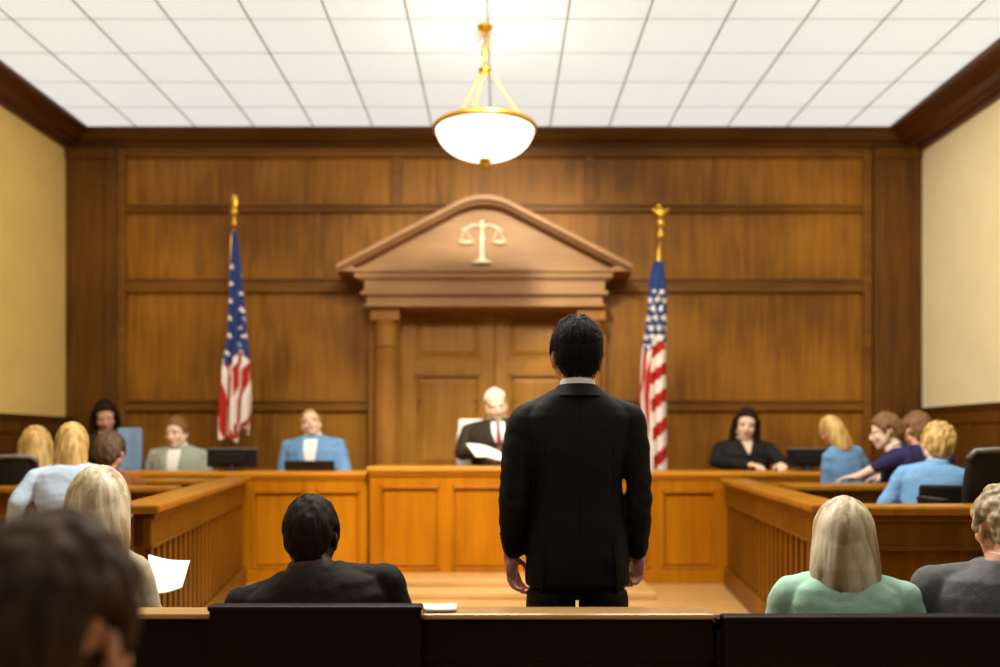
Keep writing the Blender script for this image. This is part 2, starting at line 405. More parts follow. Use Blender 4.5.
b = MB(); b.prism([P(352, 274), P(352, 266)]+[P(p, q+7) for p, q in out[2:-2]]+[P(615, 266), P(615, 274)], 9.14, 9.49, 'y'); PT(b, 'tympanum', M['portal'], 0)
b = MB(); sy = F/9.0; P2 = lambda p, q: ((p-CX)/sy, EYE+(HZ-q)/sy)
for p0, p1, q0, q1, yy in ((354, 613, 277.5, 270, 9.0), (351, 616, 272, 268.5, 8.97)):
    a, z0 = P2(p0, q0); c, z1 = P2(p1, q1); b.box(a, c, yy, 9.49, z0, z1)
for p0, p1 in ((336, 354), (613, 633)):
    a, z0 = P2(p0, 271); c, z1 = P2(p1, 266); b.box(a, c, 9.0, 9.49, z0, z1)
PT(b, 'cornice', M['portal'])
# scales of justice emblem
se = F/9.1; E = lambda p, q: Vector(((p-CX)/se, 9.115, EYE+(HZ-q)/se))
b = MB()
c0 = E(482, 263)
b.lathe([(.10, 0), (.10, .018), (.06, .03), (.03, .05), (.018, .09), (.016, .2), (.022, .25), (.014, .3), (.012, .38), (.024, .405), (.012, .43), (.001, .44)], (c0.x, c0.y, c0.z), 20)
PTb = b
b.tube([E(461, 231), E(466, 228), E(474, 224.5), E(482, 226), E(490, 224.5), E(498, 228), E(503, 231)], .010, 8)
for q in (466, 499):
    for e in (-6, 6): b.tube([E(q-1, 228), E(q+e, 241)], .005, 6)
    c = E(q, 241); b.lathe([(.078, 0), (.07, -.012), (.045, -.026), (.001, -.032)], (c.x, c.y, c.z), 18)
b.xf(lambda p: Vector((p.x, 9.115+(p.y-9.115)*.35, p.z)))
PT(b, 'scales_emblem', M['cream'], 0, True, 'cream scales of justice emblem')

# ------------------------------------------------------------------ benches and rails
def panel_front(o, mb_name, x0, x1, z0, z1, y, panels, zp0, zp1, mat, T=.03):
    """frame with openings + recessed panels, front at y (local), facing -y"""
    b = MB(); b.box(x0, x1, y, y+.05, z0, z1)
    edges = [x0]+[e for p in panels for e in p]+[x1]
    for i in range(0, len(edges), 2): b.box(edges[i], edges[i+1], y-T, y, z0, z1)
    for p in panels: b.box(p[0], p[1], y-T, y, z0, zp0); b.box(p[0], p[1], y-T, y, zp1, z1)
    b.build('front', mat, o, bevel=.004)
    for p in panels:
        b = MB(); i = .03
        b.box(p[0]+i, p[1]-i, y-.012, y, zp0+i, zp1-i)
        for (p0, p1, q0, q1) in ((p[0], p[1], zp0, zp0+.018), (p[0], p[1], zp1-.022, zp1), (p[0], p[0]+.018, zp0, zp1), (p[1]-.018, p[1], zp0, zp1)):
            b.box(p0, p1, y-T-.008, y, q0, q1)
        b.build('panel', mat, o, bevel=.004)
YBN = 7.3
o = thing('judge_bench', 'raised honey wood judge bench with panelled front below the judge', 'judge bench', (0, YBN, ZP))
h = 1.175-ZP
panel_front(o, '', -1.054, .90, .10, h-.05, .0, [(-.973, -.487), (-.389, .097), (.195, .70)], .12, .80, M['bench'])
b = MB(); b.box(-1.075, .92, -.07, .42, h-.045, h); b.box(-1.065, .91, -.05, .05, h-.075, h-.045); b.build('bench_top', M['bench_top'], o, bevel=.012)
b = MB(); b.box(-1.06, .905, -.045, .05, 0, .11); b.build('base', M['bench'], o, bevel=.006)
b = MB(); b.box(-1.05, -1.0, .05, .40, 0, h-.05); b.build('side_panel', M['bench'], o); b = MB(); b.box(.85, .90, .05, .40, 0, h-.05); b.build('side_panel', M['bench'], o)
def wing(x0, x1, panels, label):
    xm_ = (x0+x1)/2
    o = thing('court_bench', label, 'bench', (xm_, YBN+.07, ZP)); hh = 1.13-ZP
    panel_front(o, '', x0-xm_, x1-xm_, .1, hh-.05, 0, [(a-xm_, c-xm_) for a, c in panels], .12, .76, M['bench'])
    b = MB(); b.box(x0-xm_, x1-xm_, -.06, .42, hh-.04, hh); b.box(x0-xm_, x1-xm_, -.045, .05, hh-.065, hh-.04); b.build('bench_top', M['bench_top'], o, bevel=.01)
    b = MB(); b.box(x0-xm_, x1-xm_, -.04, .05, 0, .11); b.build('base', M['bench'], o, bevel=.006)
    return o
wing(-4.5, -1.08, [(-4.3, -3.7), (-3.6, -3.0), (-2.9, -2.15), (-2.02, -1.60), (-1.50, -1.14)], 'long honey wood bench with panelled front left of the judge')
wing(.925, 4.37, [(1.0, 1.22), (1.32, 1.76), (2.1, 2.7), (2.8, 3.4), (3.5, 4.1)], 'long honey wood bench with panelled front right of the judge')
# low steps before the bench
o = thing('bench_step', 'two low wooden steps running along the foot of the judge bench', 'steps', (-.1, YBN-.2, ZP))
b = MB(); b.box(-1.65, 1.25, -.50, .15, 0, .05); b.build('lower_step', M['floor'], o, bevel=.01)
b = MB(); b.box(-1.35, 1.12, -.22, .15, .05, .10); b.build('upper_step', M['floor'], o, bevel=.01)
# dais behind the bench for the judge
mb = MB(); mb.box(-1.2, 1.3, 7.75, 9.0, ZP, .45); mb.build('floor_dais', M['floor'], kind='structure')

def rail(p0, p1, ztop, label, cap_out=.07, board=.13, framed=False, mat='rail', bz=ZP):
    """rail from p0 to p1; visible face is local -y"""
    p0 = Vector(p0); p1 = Vector(p1); L = (p1-p0).length; a = math.atan2(p1.y-p0.y, p1.x-p0.x)
    o = thing('jury_rail', label, 'rail', (p0.x, p0.y, bz), a)
    hh = ztop-bz; b = MB()
    b.box(0, L, 0, .05, .12, hh-.04)
    if not framed:
        x = .03
        while x < L-.03:
            w = min(board, L-.03-x)
            b.box(x+.008, x+w*.62, -.018, 0, .16, hh-.2)
            x += w
    else:
        x = 0
        while x < L:
            b.box(x, min(x+.09, L), -.02, 0, .12, hh-.04); x += .55
    b.build('rail_panel', M[mat], o, bevel=.004)
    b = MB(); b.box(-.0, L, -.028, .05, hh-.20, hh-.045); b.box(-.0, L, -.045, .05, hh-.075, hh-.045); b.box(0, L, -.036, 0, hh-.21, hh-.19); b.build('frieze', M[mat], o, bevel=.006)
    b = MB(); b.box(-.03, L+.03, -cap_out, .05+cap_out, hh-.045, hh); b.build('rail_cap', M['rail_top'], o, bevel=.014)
    b = MB(); b.box(0, L, -.04, .05, 0, .15); b.build('rail_base', M[mat], o, bevel=.006)
    return o
# right box: side rail (visible face looks left = towards -x)  -> direction from near to far flips face
rail((1.84, YBN-.06, 0), (1.56, 4.32, 0), 1.085, 'honey wood side rail with vertical boards right of the court floor')
rail((-1.62, 4.10, 0), (-2.08, YBN-.06, 0), 1.10, 'honey wood side rail with vertical boards left of the court floor')
rail((1.70, 4.22, 0), (XR-.1, 4.22, 0), 1.085, 'panelled wooden front rail of the jury box on the right', framed=True)
rail((XL+.1, 5.75, 0), (-2.10, 5.75, 0), 1.095, 'panelled wooden front rail of the jury box on the left', framed=True)
def desk(x0, x1, y, zt, label):
    xm_ = (x0+x1)/2; o = thing('jury_desk', label, 'desk', (xm_, y, ZP)); w = (x1-x0)/2; hh = zt-ZP
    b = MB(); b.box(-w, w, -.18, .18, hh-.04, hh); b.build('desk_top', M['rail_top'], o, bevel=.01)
    b = MB(); b.box(-w, w, -.12, -.08, .05, hh-.04); b.box(-w, w, -.135, -.12, hh-.16, hh-.04); b.box(-w, w, -.14, -.12, 0, .12); b.build('front_panel', M['rail'], o, bevel=.005)
    for q in (-1, 1):
        b = MB(); b.box(q*(w-.02)-.02, q*(w-.02)+.02, -.12, .16, 0, hh-.04); b.build('side_panel', M['rail'], o)
desk(1.95, 4.2, 6.15, 1.09, 'long wooden desk inside the right jury box')
desk(-4.4, -2.2, 6.98, 1.09, 'long wooden desk inside the left jury box')
# ------------------------------------------------------------------ pews and barrier
def pew(x0, x1, zt, raised, label, yb=2.5, cap='pew_cap', capd=.10):
    xm_ = (x0+x1)/2; w = (x1-x0)/2; o = thing('pew', label, 'pew', (xm_, yb, 0))
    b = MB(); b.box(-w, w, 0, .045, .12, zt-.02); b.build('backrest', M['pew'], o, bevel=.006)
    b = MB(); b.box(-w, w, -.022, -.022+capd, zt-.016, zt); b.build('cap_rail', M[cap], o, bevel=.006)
    b = MB(); b.box(-w, w, .06, .50, .31, .35); b.box(-w, w, .43, .46, .20, .31); b.build('seat', M['pew'], o, bevel=.01)
    for q in (-1, 1):
        b = MB(); b.prism([(-.03, 0), (.48, 0), (.48, .40), (.44, .56), (.2, .60), (.06, .7), (.03, zt-.03), (-.03, zt-.03)], q*(w-.02)-.02, q*(w-.02)+.02, 'x'); b.build('end_panel', M['pew'], o, bevel=.006)
    for (a, c, z) in raised:
        b = MB(); b.box(a-xm_, c-xm_, -.06, -.024, .35, z-.012); b.box(a-xm_-.004, c-xm_+.004, -.066, -.012, z-.016, z); b.build('raised_panel', M['pew'], o, bevel=.006)
    return o
pew(-2.4, -.215, .912, [(-.79, -.215, .940)], 'dark wooden pew on the left, its back topped by a pale cap')
pew(.595, 2.5, .90, [(.61, 2.49, .912)], 'dark wooden pew on the right behind the woman in mint', cap='pew', capd=.05)
o = thing('barrier_rail', 'low dark barrier with pale polished top in front of the standing man', 'barrier', (.19, 2.5, 0))
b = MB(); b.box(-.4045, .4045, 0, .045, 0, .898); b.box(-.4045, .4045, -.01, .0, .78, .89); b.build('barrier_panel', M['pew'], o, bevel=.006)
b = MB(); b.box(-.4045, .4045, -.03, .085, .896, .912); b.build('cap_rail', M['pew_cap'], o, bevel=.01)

# ------------------------------------------------------------------ chandelier
dC = 7.03; cz = lambda py: EYE+(HZ-py)*dC/F; cxx = WX(485, dC)
o = thing('chandelier', 'brass chandelier with glowing white bowl hanging from the ceiling', 'chandelier', (cxx, dC, ZC))
zr = cz(128)-ZC; R_ = .385
b = MB(); prof_ = []
for k in range(15):
    t = k/14*PI/2; prof_.append((max(.002, R_*math.sin(t)**.9), zr-.245*math.cos(t)))
inn = [(max(.001, r-.012), z+.012) for r, z in prof_][::-1]
b.lathe(prof_+inn, n=48, caps=False); b.build('glass_bowl', M['bowl'], o, smooth=True)
b = MB(); b.lathe([(R_-.012, zr-.02), (R_+.012, zr-.03), (R_+.024, zr-.01), (R_+.02, zr+.008), (R_+.005, zr+.02), (R_-.012, zr+.012), (R_-.012, zr-.02)], n=48, caps=False); b.build('rim', M['gold'], o, smooth=True)
b = MB()
b.lathe([(.001, zr-.25), (.045, zr-.238), (.05, zr-.262), (.03, zr-.28), (.034, zr-.30), (.022, zr-.325), (.001, zr-.335)], n=20); b.build('finial', M['brass'], o, smooth=True)
for a in (20, 140, 260):
    A = math.radians(a); b = MB(); p1 = Vector((math.cos(A)*(R_+.01), math.sin(A)*(R_+.01), zr+.01)); p0 = Vector((math.cos(A)*.04, math.sin(A)*.04, cz(70)-ZC))
    ns = 16
    for k in range(ns):
        q0 = p0.lerp(p1, k/ns); q1 = p0.lerp(p1, (k+1.15)/ns); b.tube([q0, q0.lerp(q1, .3), q0.lerp(q1, .7), q1], [.003, .008, .008, .003], 6)
    b.build('suspension_chain', M['gold'], o, smooth=True)
    b = MB(); q = p1+Vector((0, 0, .015)); b.ell(q, (.02, .02, .03)); b.ell(q+Vector((0, 0, .035)), (.012, .012, .015)); b.build('chain_hook', M['gold'], o, smooth=True)
b = MB(); zh = cz(70)-ZC
b.lathe([(.001, zh-.05), (.02, zh-.03), (.05, zh-.01), (.05, zh+.01), (.02, zh+.03), (.012, zh+.06), (.012, zh+.10), (.035, zh+.13), (.012, zh+.16), (.035, zh+.18), (.012, zh+.2), (.010, zh+.28), (.001, zh+.28)], n=20)
b.build('hub', M['gold'], o, smooth=True)
b = MB(); b.lathe([(.001, -.075), (.02, -.07), (.025, -.05), (.055, -.035), (.065, -.01), (.055, -.002)], n=28)
b.build('ceiling_canopy', M['gold'], o, smooth=True)
for k in range(5):
    a = 2*PI*k/5+.3; b = MB(); pts = []
    for j in range(13):
        t = j/12*1.6*PI; r = .02+.02*t/5; pts.append(Vector((math.cos(a)*(.065+r*math.cos(t)), math.sin(a)*(.065+r*math.cos(t)), -.085+r*math.sin(t))))
    b.tube(pts, .006, 6); b.build('scroll_ornament', M['gold'], o, smooth=True)
b = MB(); n_ = 12; z0 = zh+.27; z1 = -.07
for k in range(n_):
    a = z0+(z1-z0)*k/n_; c = z0+(z1-z0)*(k+1.1)/n_; b.tube([(0, 0, a), (0, 0, a+(c-a)*.3), (0, 0, a+(c-a)*.7), (0, 0, c)], [.003, .009, .009, .003], 6)
b.build('main_chain', M['gold'], o, smooth=True)

# ------------------------------------------------------------------ flags
def flag(label, d, top, bot, outline, vc, mode, base_z, eagle):
    pt_, pb = W(top[0], top[1], d), None
    sc = F/d
    slope = (bot[0]-top[0])/(bot[1]-top[1])
    yb_ = HZ+(EYE-base_z)*sc; pb = W(top[0]+slope*(yb_-top[1]), yb_, d)
    o = thing('flag', label, 'flag', pb)
    l = lambda p: Vector(p)-pb
    def G(b, n, m, smooth=True): b.xf(l); return b.build(n, m, o, smooth=smooth)
    dirv = (pt_-pb).normalized(); fin = pt_-dirv*.28
    b = MB(); b.tube([pb+Vector((0, 0, .03)), fin], .014, 12); G(b, 'flagpole', M['brass'])
    b = MB(); b.lathe([(.001, 0), (.16, 0), (.16, .02), (.12, .045), (.04, .06), (.03, .12), (.001, .12)], pb, 28); G(b, 'stand', M['brass'])
    b = MB()
    b.lathe([(.014, -.02), (.03, 0), (.03, .03), (.016, .05), (.014, .08), (.036, .11), (.04, .13), (.03, .155), (.012, .17)], fin, 16)
    if eagle:
        b.ell(fin+Vector((0, 0, .22)), (.028, .03, .06)); b.ell(fin+Vector((-.015, 0, .285)), (.018, .018, .02)); b.cone(fin+Vector((-.03, 0, .285)), .008, fin+Vector((-.045, 0, .278)), .003)
        for q in (-1, 1): b.cone(fin+Vector((q*.02, 0, .22)), .02, fin+Vector((q*.07, 0, .26)), .008)
    else:
        b.ell(fin+Vector((0, 0, .23)), (.032, .012, .075)); b.ell(fin+Vector((0, 0, .16)), (.03, .03, .014))
    G(b, 'finial', M['gold'])
    # tassel cord
    b = MB(); c = fin-dirv*.02
    b.tube([c, c+Vector((-.02, -.03, -.1)), c+Vector((-.03, -.035, -.3)), c+Vector((-.028, -.035, -.5))], .009, 8); b.cone(c+Vector((-.028, -.035, -.5)), .012, c+Vector((-.028, -.035, -.58)), .022); G(b, 'tassel', M['gold'])
    # cloth
    ys = [q[0] for q in outline]; NV, NU = 330, 120; Y0, Y1 = ys[0], ys[-1]
    def interp(y):
        for (ya, a, c), (yb2, a2, c2) in zip(outline, outline[1:]):
            if ya <= y <= yb2:
                t = (y-ya)/(yb2-ya); return a+(a2-a)*t, c+(c2-c)*t
        return outline[-1][1:]
    vs, fs, ms = [], [], []
    for j in range(NV+1):
        v = j/NV; y = Y0+(Y1-Y0)*v
        for i in range(NU+1):
            u = i/NU; yy = y
            if v > .9 and mode == 'a': yy = y-(abs(math.sin(u*5.3+.6)))*14*(v-.9)/.1*(.3+u)
            a, c = interp(min(y, Y1)); w = (c-a)/sc; ph = 2*PI*(u*2.6+.35*v)
            fold = math.sin(ph)*w*.20*(.4+.6*v)+math.sin(ph*2.1+1)*w*.05
            x = a+(c-a)*(u+.05*math.sin(2*ph))
            p = W(x, yy, d); p.y += -.045-fold; vs.append(p)
    H_ = (Y1-Y0)/sc
    for j in range(NV):
        for i in range(NU):
            u = (i+.5)/NU; v = (j+.5)/NV; y = Y0+(Y1-Y0)*v; a, c = interp(y)
            X = u*(c-a)/sc; Z = v*H_
            vcx = vc+.04*math.sin(u*7)
            if v < vcx:
                m = 2
                if v > .12:
                    for (gx, gy) in [(math.floor(X/.075)+q, math.floor(Z/.085)+r) for q in (0, 1) for r in (0, 1)]:
                        sx_ = (gx+.5*(gy % 2))*.075+.02; sz = gy*.085+.02; dx_, dz_ = X-sx_, Z-sz
                        rr = math.hypot(dx_, dz_); an = math.atan2(dz_, dx_)
                        lim = .021+.011*math.cos(5*an+PI/2)
                        if rr < lim*(1.15 if mode == 'b' else .9) and (mode == 'b' or (gx+gy) % 2 == 0): m = 1
            else:
                if mode == 'b':
                    q = Z/.25+X*3.6 if u > .38 else Z*1.1+X*16+.25
                else:
                    q = X*13-Z*1.5+.2*math.sin(Z*7)+.2 if u < .45 else X*10+Z*2.3+.25*math.sin(Z*6)
                m = 1 if (q % 1) < .52 else 0
            k = j*(NU+1)+i; fs.append((k, k+1, k+NU+2, k+NU+1)); ms.append(m)
    b = MB(); b.v = vs; b.f = fs; b.m = ms
    b.xf(l); c_ = b.build('flag_cloth', [M['red'], M['white'], M['blue']], o, smooth=True)
    so = c_.modifiers.new('s', 'SOLIDIFY'); so.thickness = .006; so.offset = 0
    return o
flag('drooping starred and striped flag on leaning gold pole, left side of back wall', 8.95, (235.5, 197), (226, 440),
     [(232, 234, 238), (262, 231.5, 241), (300, 230, 244), (335, 229, 247), (362, 225, 250), (400, 222.5, 252), (430, 222, 251), (443, 222.5, 250)], .60, 'a', ZP, False)
flag('drooping starred and striped flag with gold eagle finial, behind the standing man\'s right shoulder', 8.35, (660, 207), (664, 467),
     [(262, 653, 662), (280, 648, 664), (310, 646, 665), (340, 642, 665), (358, 640, 665), (395, 638, 666), (430, 642, 667), (470, 645, 667), (500, 648, 666)], .345, 'b', ZP, True)

# ------------------------------------------------------------------ people
class Pose: pass
def hand(b, wrist, d, n, curl, side, k=1.0, spread=.0):
    """d: direction wrist->fingers, n: palm normal, side: +1 thumb towards d x n else -1"""
    w = Vector(wrist); d = Vector(d).normalized(); n = Vector(n); n = (n-d*n.dot(d)).normalized(); l = d.cross(n)*side
    rot = Matrix((l, d, n)).transposed()
    b.ell(w+d*.045*k, (.038*k, .052*k, .015*k), rot); b.cone(w-d*.01, .024*k, w+d*.02*k, .024*k)
    for i, (lat, L) in enumerate(((.030, .070), (.0105, .080), (-.010, .074), (-.029, .058))):
        p = w+d*(.082-.004*abs(i-1))*k+l*lat*k; a = curl*(.5+.08*i); r = .0088*k
        for sgm, fr in enumerate((.45, .32, .23)):
            dr = (d*math.cos(a)+n*math.sin(a)+l*lat*spread*6).normalized(); q = p+dr*L*fr*k*1.05; b.cone(p, r, q, r*.9, 10, 3); p = q; r *= .9; a += curl*(.9+.05*i)
    p = w+d*.022*k+l*.030*k; dr = (d*.72+l*.55+n*.42).normalized()
    q = p+dr*.038*k; b.cone(p, .0125*k, q, .0105*k, 10, 3); dr2 = (d*.9+l*.12+n*.42).normalized(); b.cone(q, .0105*k, q+dr2*.03*k, .0085*k, 10, 3)

def head_prims(b):
    b.ell((0, -.012, .032), (.076, .095, .086)); b.ell((0, .018, -.035), (.060, .070, .080)); b.ell((0, .058, -.092), (.026, .024, .022))
    for q in (-1, 1):
        b.cone((q*.047, .0, -.055), .026, (q*.012, .055, -.09), .022)
        b.ell((q*.030, .074, .020), (.026, .012, .010)); b.ell((q*.040, .056, -.028), (.022, .024, .022))
        b.ell((q*.078, -.006, -.020), (.009, .019, .032), Euler((.2, 0, q*.35)).to_matrix()); b.ell((q*.010, .094, -.034), (.009, .010, .008))
    b.cone((0, .084, .008), .009, (0, .104, -.028), .012, 12, 4)
    b.ell((0, .084, -.058), (.024, .010, .007)); b.ell((0, .081, -.069), (.020, .010, .008))

def hairline(az, style):
    # az in degrees from the forward direction, value: z of hairline in head space
    pts = [(0, .062), (35, .058), (58, .035), (72, .015), (80, -.03), (88, -.03), (95, .022), (112, .02), (125, -.05), (150, -.096), (180, -.104)]
    if style == 'bald': pts = [(0, .3), (80, .3), (90, .05), (100, .03), (125, -.03), (150, -.05), (180, -.05)]
    if style == 'long': pts = [(0, .066), (30, .062), (50, .045), (66, .0), (76, -.10), (180, -.2)]
    for (a, z), (c, z2) in zip(pts, pts[1:]):
        if a <= az <= c: return z+(z2-z)*(az-a)/(c-a)
    return pts[-1][1]
def hair_mesh(style, t, strength, curly, skirt, vox, mat, seed, TH):
    b = MB(); n, m = 96, 60; rings = []
    for k in range(m+1):
        th = PI*k/m; th = min(max(th, .02), PI-.02); ring = []
        for i in range(n):
            ph = 2*PI*i/n; d = Vector((math.sin(th)*math.sin(ph), math.sin(th)*math.cos(ph), math.cos(th)))
            e = Vector((d.x*.079, d.y*.098, d.z*.117)); az = abs(math.degrees(math.atan2(d.x, d.y)))
            mk = smooth01(-.012, .014, e.z-hairline(az, style))
            nz = noise.noise(Vector((d.x*6+seed, d.y*6, d.z*3)))*.5+.5
            tt = t*((.9+.2*nz) if style == 'long' else (.62+.85*nz))*(1.0+.5*max(0, d.z)*(1 if d.y > -.3 else .6))
            off = tt*mk-.016*(1-mk)
            nn = Vector((e.x/.079**2, e.y/.098**2, e.z/.117**2)).normalized()
            ring.append(Vector((0, -.012, 0))+e+nn*off)
        rings.append(ring)
    b.loft(rings)
    for sec in (skirt or []):
        if sec[0] == 'loft':
            rr = []
            for (z, x, y, rx, ry) in sec[1]:
                rr.append([(x+rx*math.cos(2*PI*i/40), y+ry*math.sin(2*PI*i/40), z) for i in range(40)])
            b.loft(rr)
        elif sec[0] == 'lock':
            ps = sec[1]
            for (p, r), (q, r2) in zip(ps, ps[1:]): b.cone(p, r, q, r2)
        elif sec[0] == 'ell': b.ell(sec[1], sec[2])
    def fn(p, nrm):
        az = math.atan2(p.x, p.y+.012)
        if curly:
            s_ = noise.noise(p*55+Vector((seed, 0, 0)))*curly+noise.noise(p*28+Vector((0, seed, 0)))*curly*1.2
        else:
            top = smooth01(.03, .11, p.z)
            w = noise.noise(Vector((az*16+seed, p.z*7, 0)))*(1-top)+noise.noise(Vector((p.x*90, p.y*22, seed)))*top
            w2 = noise.noise(Vector((az*38, p.z*14, seed)))*(1-top)+noise.noise(Vector((p.x*190, p.y*40, seed)))*top
            s_ = (w+.5*w2)*strength
        return p+nrm*s_
    b.xf(TH)
    inv = TH.inv
    def fn2(p, nrm):
        q = inv(p); return p+(fn(q, Vector((0, 0, 0)))-q) if False else p+nrm*((fn(q, Vector((0, 0, 1)))-q).z)
    return remesh(b, vox, mat, 2, fn2, 'hair')

class TF:
    def __init__(s, M4): s.M = M4; s.I = M4.inverted(); s.R = M4.to_3x3()
    def __call__(s, p): return s.M @ Vector(p)
    def inv(s, p): return s.I @ Vector(p)
    def dir(s, p): return (s.R @ Vector(p)).normalized()

def strip(bvh, U, rows, off, thick, sign, nu=8):
    """rows of (z, x0, x1) laid onto the garment; sign=+1 front, -1 back"""
    front, back = [], []
    for (z, x0, x1) in rows:
        fr, bk = [], []
        for i in range(nu+1):
            x = x0+(x1-x0)*i/nu
            o_ = U((x, sign*.5, z)); dr = U.dir((0, -sign, 0)); hit = bvh.ray_cast(o_, dr)
            p = hit[0] if hit[0] is not None else U((x, sign*.08, z))
            fr.append(p-dr*off); bk.append(p+dr*thick)
        front.append(fr); back.append(bk)
    b = MB(); rings = [f+list(reversed(k)) for f, k in zip(front, back)]
    b.loft(rings); return b
def rows_of(pts, n=14):
    """pts: list of (z, x0, x1) control rows, resampled"""
    out_ = []
    for (a, c) in zip(pts, pts[1:]):
        k = max(2, int(n*abs(a[0]-c[0])/.35))
        for j in range(k): t = j/k; out_.append(tuple(x+(y-x)*t for x, y in zip(a, c)))
    out_.append(pts[-1]); return out_

def person(label, px, py, d, floor=ZP, yaw=0, scale=1.0, lean=0, side=0, head=(0, 0, 0), skin='skin', hair=('short', 'brown'),
           outfit=('suit', 'suit_grey'), shirt='shirt', tie=None, arms=None, female=False, vox=.006, sh=.175, group=None, bottom='trousers', hairt=.014, skirt=None, curly=0, bulk=1.0, neck=0, armz=None, bare=False, collar=0, hk=1.0, thigh=.42):
    # unshifted rest frame: hips at z=.52
    hip = Vector((0, 0, .52))
    Rl = Matrix.Rotation(math.radians(side), 4, 'Y') @ Matrix.Rotation(-math.radians(lean), 4, 'X')
    U0 = Matrix.Translation(hip) @ Rl @ Matrix.Translation(-hip)
    nb = Vector((0, -.012, 1.08))
    hy, hp, hr = head
    Hm = U0 @ Matrix.Translation(nb) @ Euler((-math.radians(hp), math.radians(hr), 0)).to_matrix().to_4x4() @ Matrix.Rotation(math.radians(hy), 4, 'Z') @ Matrix.Translation(Vector((0, .03, .115+neck))) @ Matrix.Scale(hk, 4)
    top = max((Hm @ Vector((0, .1*math.sin(t)-.012, .13*math.cos(t)))).z for t in [x*.1 for x in range(-15, 16)])
    hc = Hm @ Vector((0, -.01, 0))
    R = Matrix.Rotation(yaw, 3, 'Z'); off = R @ (Vector((hc.x, hc.y, 0))*scale)
    ztop = WZ(py, d); zs = (ztop-floor)/scale-top
    loc = Vector((WX(px, d), d, floor))-off
    root = thing('person', label, 'person', loc, yaw, group, scale)
    S = Matrix.Translation((0, 0, zs)); U = TF(S @ U0); TH = TF(S @ Hm); hipz = .52+zs
    # arms (given in rest frame without the shift)
    if arms is None:
        arms = [((-.25, .10, .80), (-.12, .34, .78), (.3, 1, -.1), (0, 0, -1), .5), ((.25, .10, .80), (.12, .34, .78), (-.3, 1, -.1), (0, 0, -1), .5)]
    az_ = zs if armz is None else (armz-floor)/scale-min(a[1][2] for a in arms)
    def A(p): return Vector(p)+Vector((0, 0, az_))
    B = MB()
    hb = MB(); head_prims(hb); hb.cone((0, -.03, -.06), .052, (0, -.045, -.16), .056); hb.xf(TH); B.add(hb.v, hb.f)
    tb = MB(); k = bulk*(.9 if female else 1)
    secs = [(.44, .165, .115, 0), (.52, .17, .12, 0), (.62, .150, .105, 0), (.75, .145, .10, 0), (.88, .165, .11, 0), (.97, .165, .10, -.005), (1.02, .13, .08, -.012), (1.06, .07, .06, -.015), (1.10, .052, .052, -.015)]
    def ring(z, rx, ry, yc, e=.0, N=36):
        r_ = []
        for i in range(N):
            a = 2*PI*i/N; c, s_ = math.cos(a), math.sin(a); pw = .82
            r_.append((math.copysign(abs(c)**pw, c)*(rx*k+e), yc+math.copysign(abs(s_)**pw, s_)*(ry*k+e), z))
        return r_
    tb.loft([ring(*q) for q in secs]); tb.xf(U); B.add(tb.v, tb.f)
    shl = [U((q*sh*k, -.01, .985)) for q in (-1, 1)]
    for q, (el, wr, hd, pn, cu), so in zip((-1, 1), arms, shl):
        el, wr = A(el), A(wr)
        B.cone(U((q*.06, -.01, 1.0)), .045, so, .046); B.cone(so, .046, el, .036); B.cone(el, .036, wr, .025)
        hand(B, wr, hd, pn, cu, q if True else -q)
    foot = .06
    for q in (-1, 1):
        hj = Vector((q*.09, .02, hipz)); kn = Vector((q*.12, thigh, max(hipz, .30))); an = Vector((q*.12, thigh, .09))
        B.cone(hj, .085, kn, .055); B.cone(kn, .055, an, .038)
        B.cone(an, .038, an+Vector((0, .13, -.05)), .03)
    link('body', remesh(B, vox, M[skin], 3, None, 'body'), root)
    # trousers and shoes
    b = MB(); b.loft([[(p[0], p[1], p[2]+zs) for p in ring(z, rx, ry, 0, .01)] for z, rx, ry in ((.43, .165, .115), (.52, .17, .12), (.60, .155, .11))])
    for q in (-1, 1):
        hj = Vector((q*.09, .02, hipz)); kn = Vector((q*.12, thigh, max(hipz, .30))); an = Vector((q*.12, thigh, .12))
        b.cone(hj, .10, kn, .072); b.cone(kn, .072, an, .06)
    link('trousers', remesh(b, .009, M[bottom], 4, None, 'trousers'), root)
    for q in (-1, 1):
        b = MB(); b.cone((q*.12, thigh-.04, .05), .048, (q*.12, thigh+.16, .04), .038); b.box(q*.12-.042, q*.12+.042, thigh-.08, thigh+.19, 0, .02)
        link('shoe', remesh(b, .008, M['shoe'], 2, None, 'shoe'), root)
    # upper garment
    kind, cm = outfit
    e = .020 if kind in ('suit', 'robe') else .012
    J = MB(); jb = MB()
    js = [(.50, .175, .125, 0), (.62, .160, .112, 0), (.75, .158, .108, 0), (.88, .178, .118, 0), (.96, .182, .108, -.005), (1.01, .158, .092, -.012), (1.045, .105, .075, -.018), (1.075, .068, .062, -.018)]
    if kind != 'suit' and kind != 'robe': js[-1] = (1.065, .062, .060, -.018)
    if female: jb.ell((-.07, .085, .86), (.07, .06, .07)); jb.ell((.07, .085, .86), (.07, .06, .07))
    jb.loft([ring(z, rx, ry, yc, e) for z, rx, ry, yc in js]); jb.xf(U); J.add(jb.v, jb.f)
    for q, (el, wr, hd, pn, cu), so in zip((-1, 1), arms, shl):
        el, wr = A(el), A(wr)
        J.cone(U((q*.05, -.014, 1.03)), .045+e*.4, so, .050+e*.5); J.cone(U((q*.07, -.012, 1.0)), .05+e*.4, so, .052+e*.5); J.cone(so, .052+e*.6, el, .044+e*.7)
        wr2 = el.lerp(wr, .35 if bare else .96); J.cone(el, .044+e*.7, wr2, .030+e*.6)
    def wr_fn(p, n_):
        return p+n_*(noise.noise(Vector((p.x*9, p.y*9, p.z*16)))*.006+noise.noise(p*32)*.002)
    jm = remesh(J, vox, M[cm], 9, wr_fn, kind)
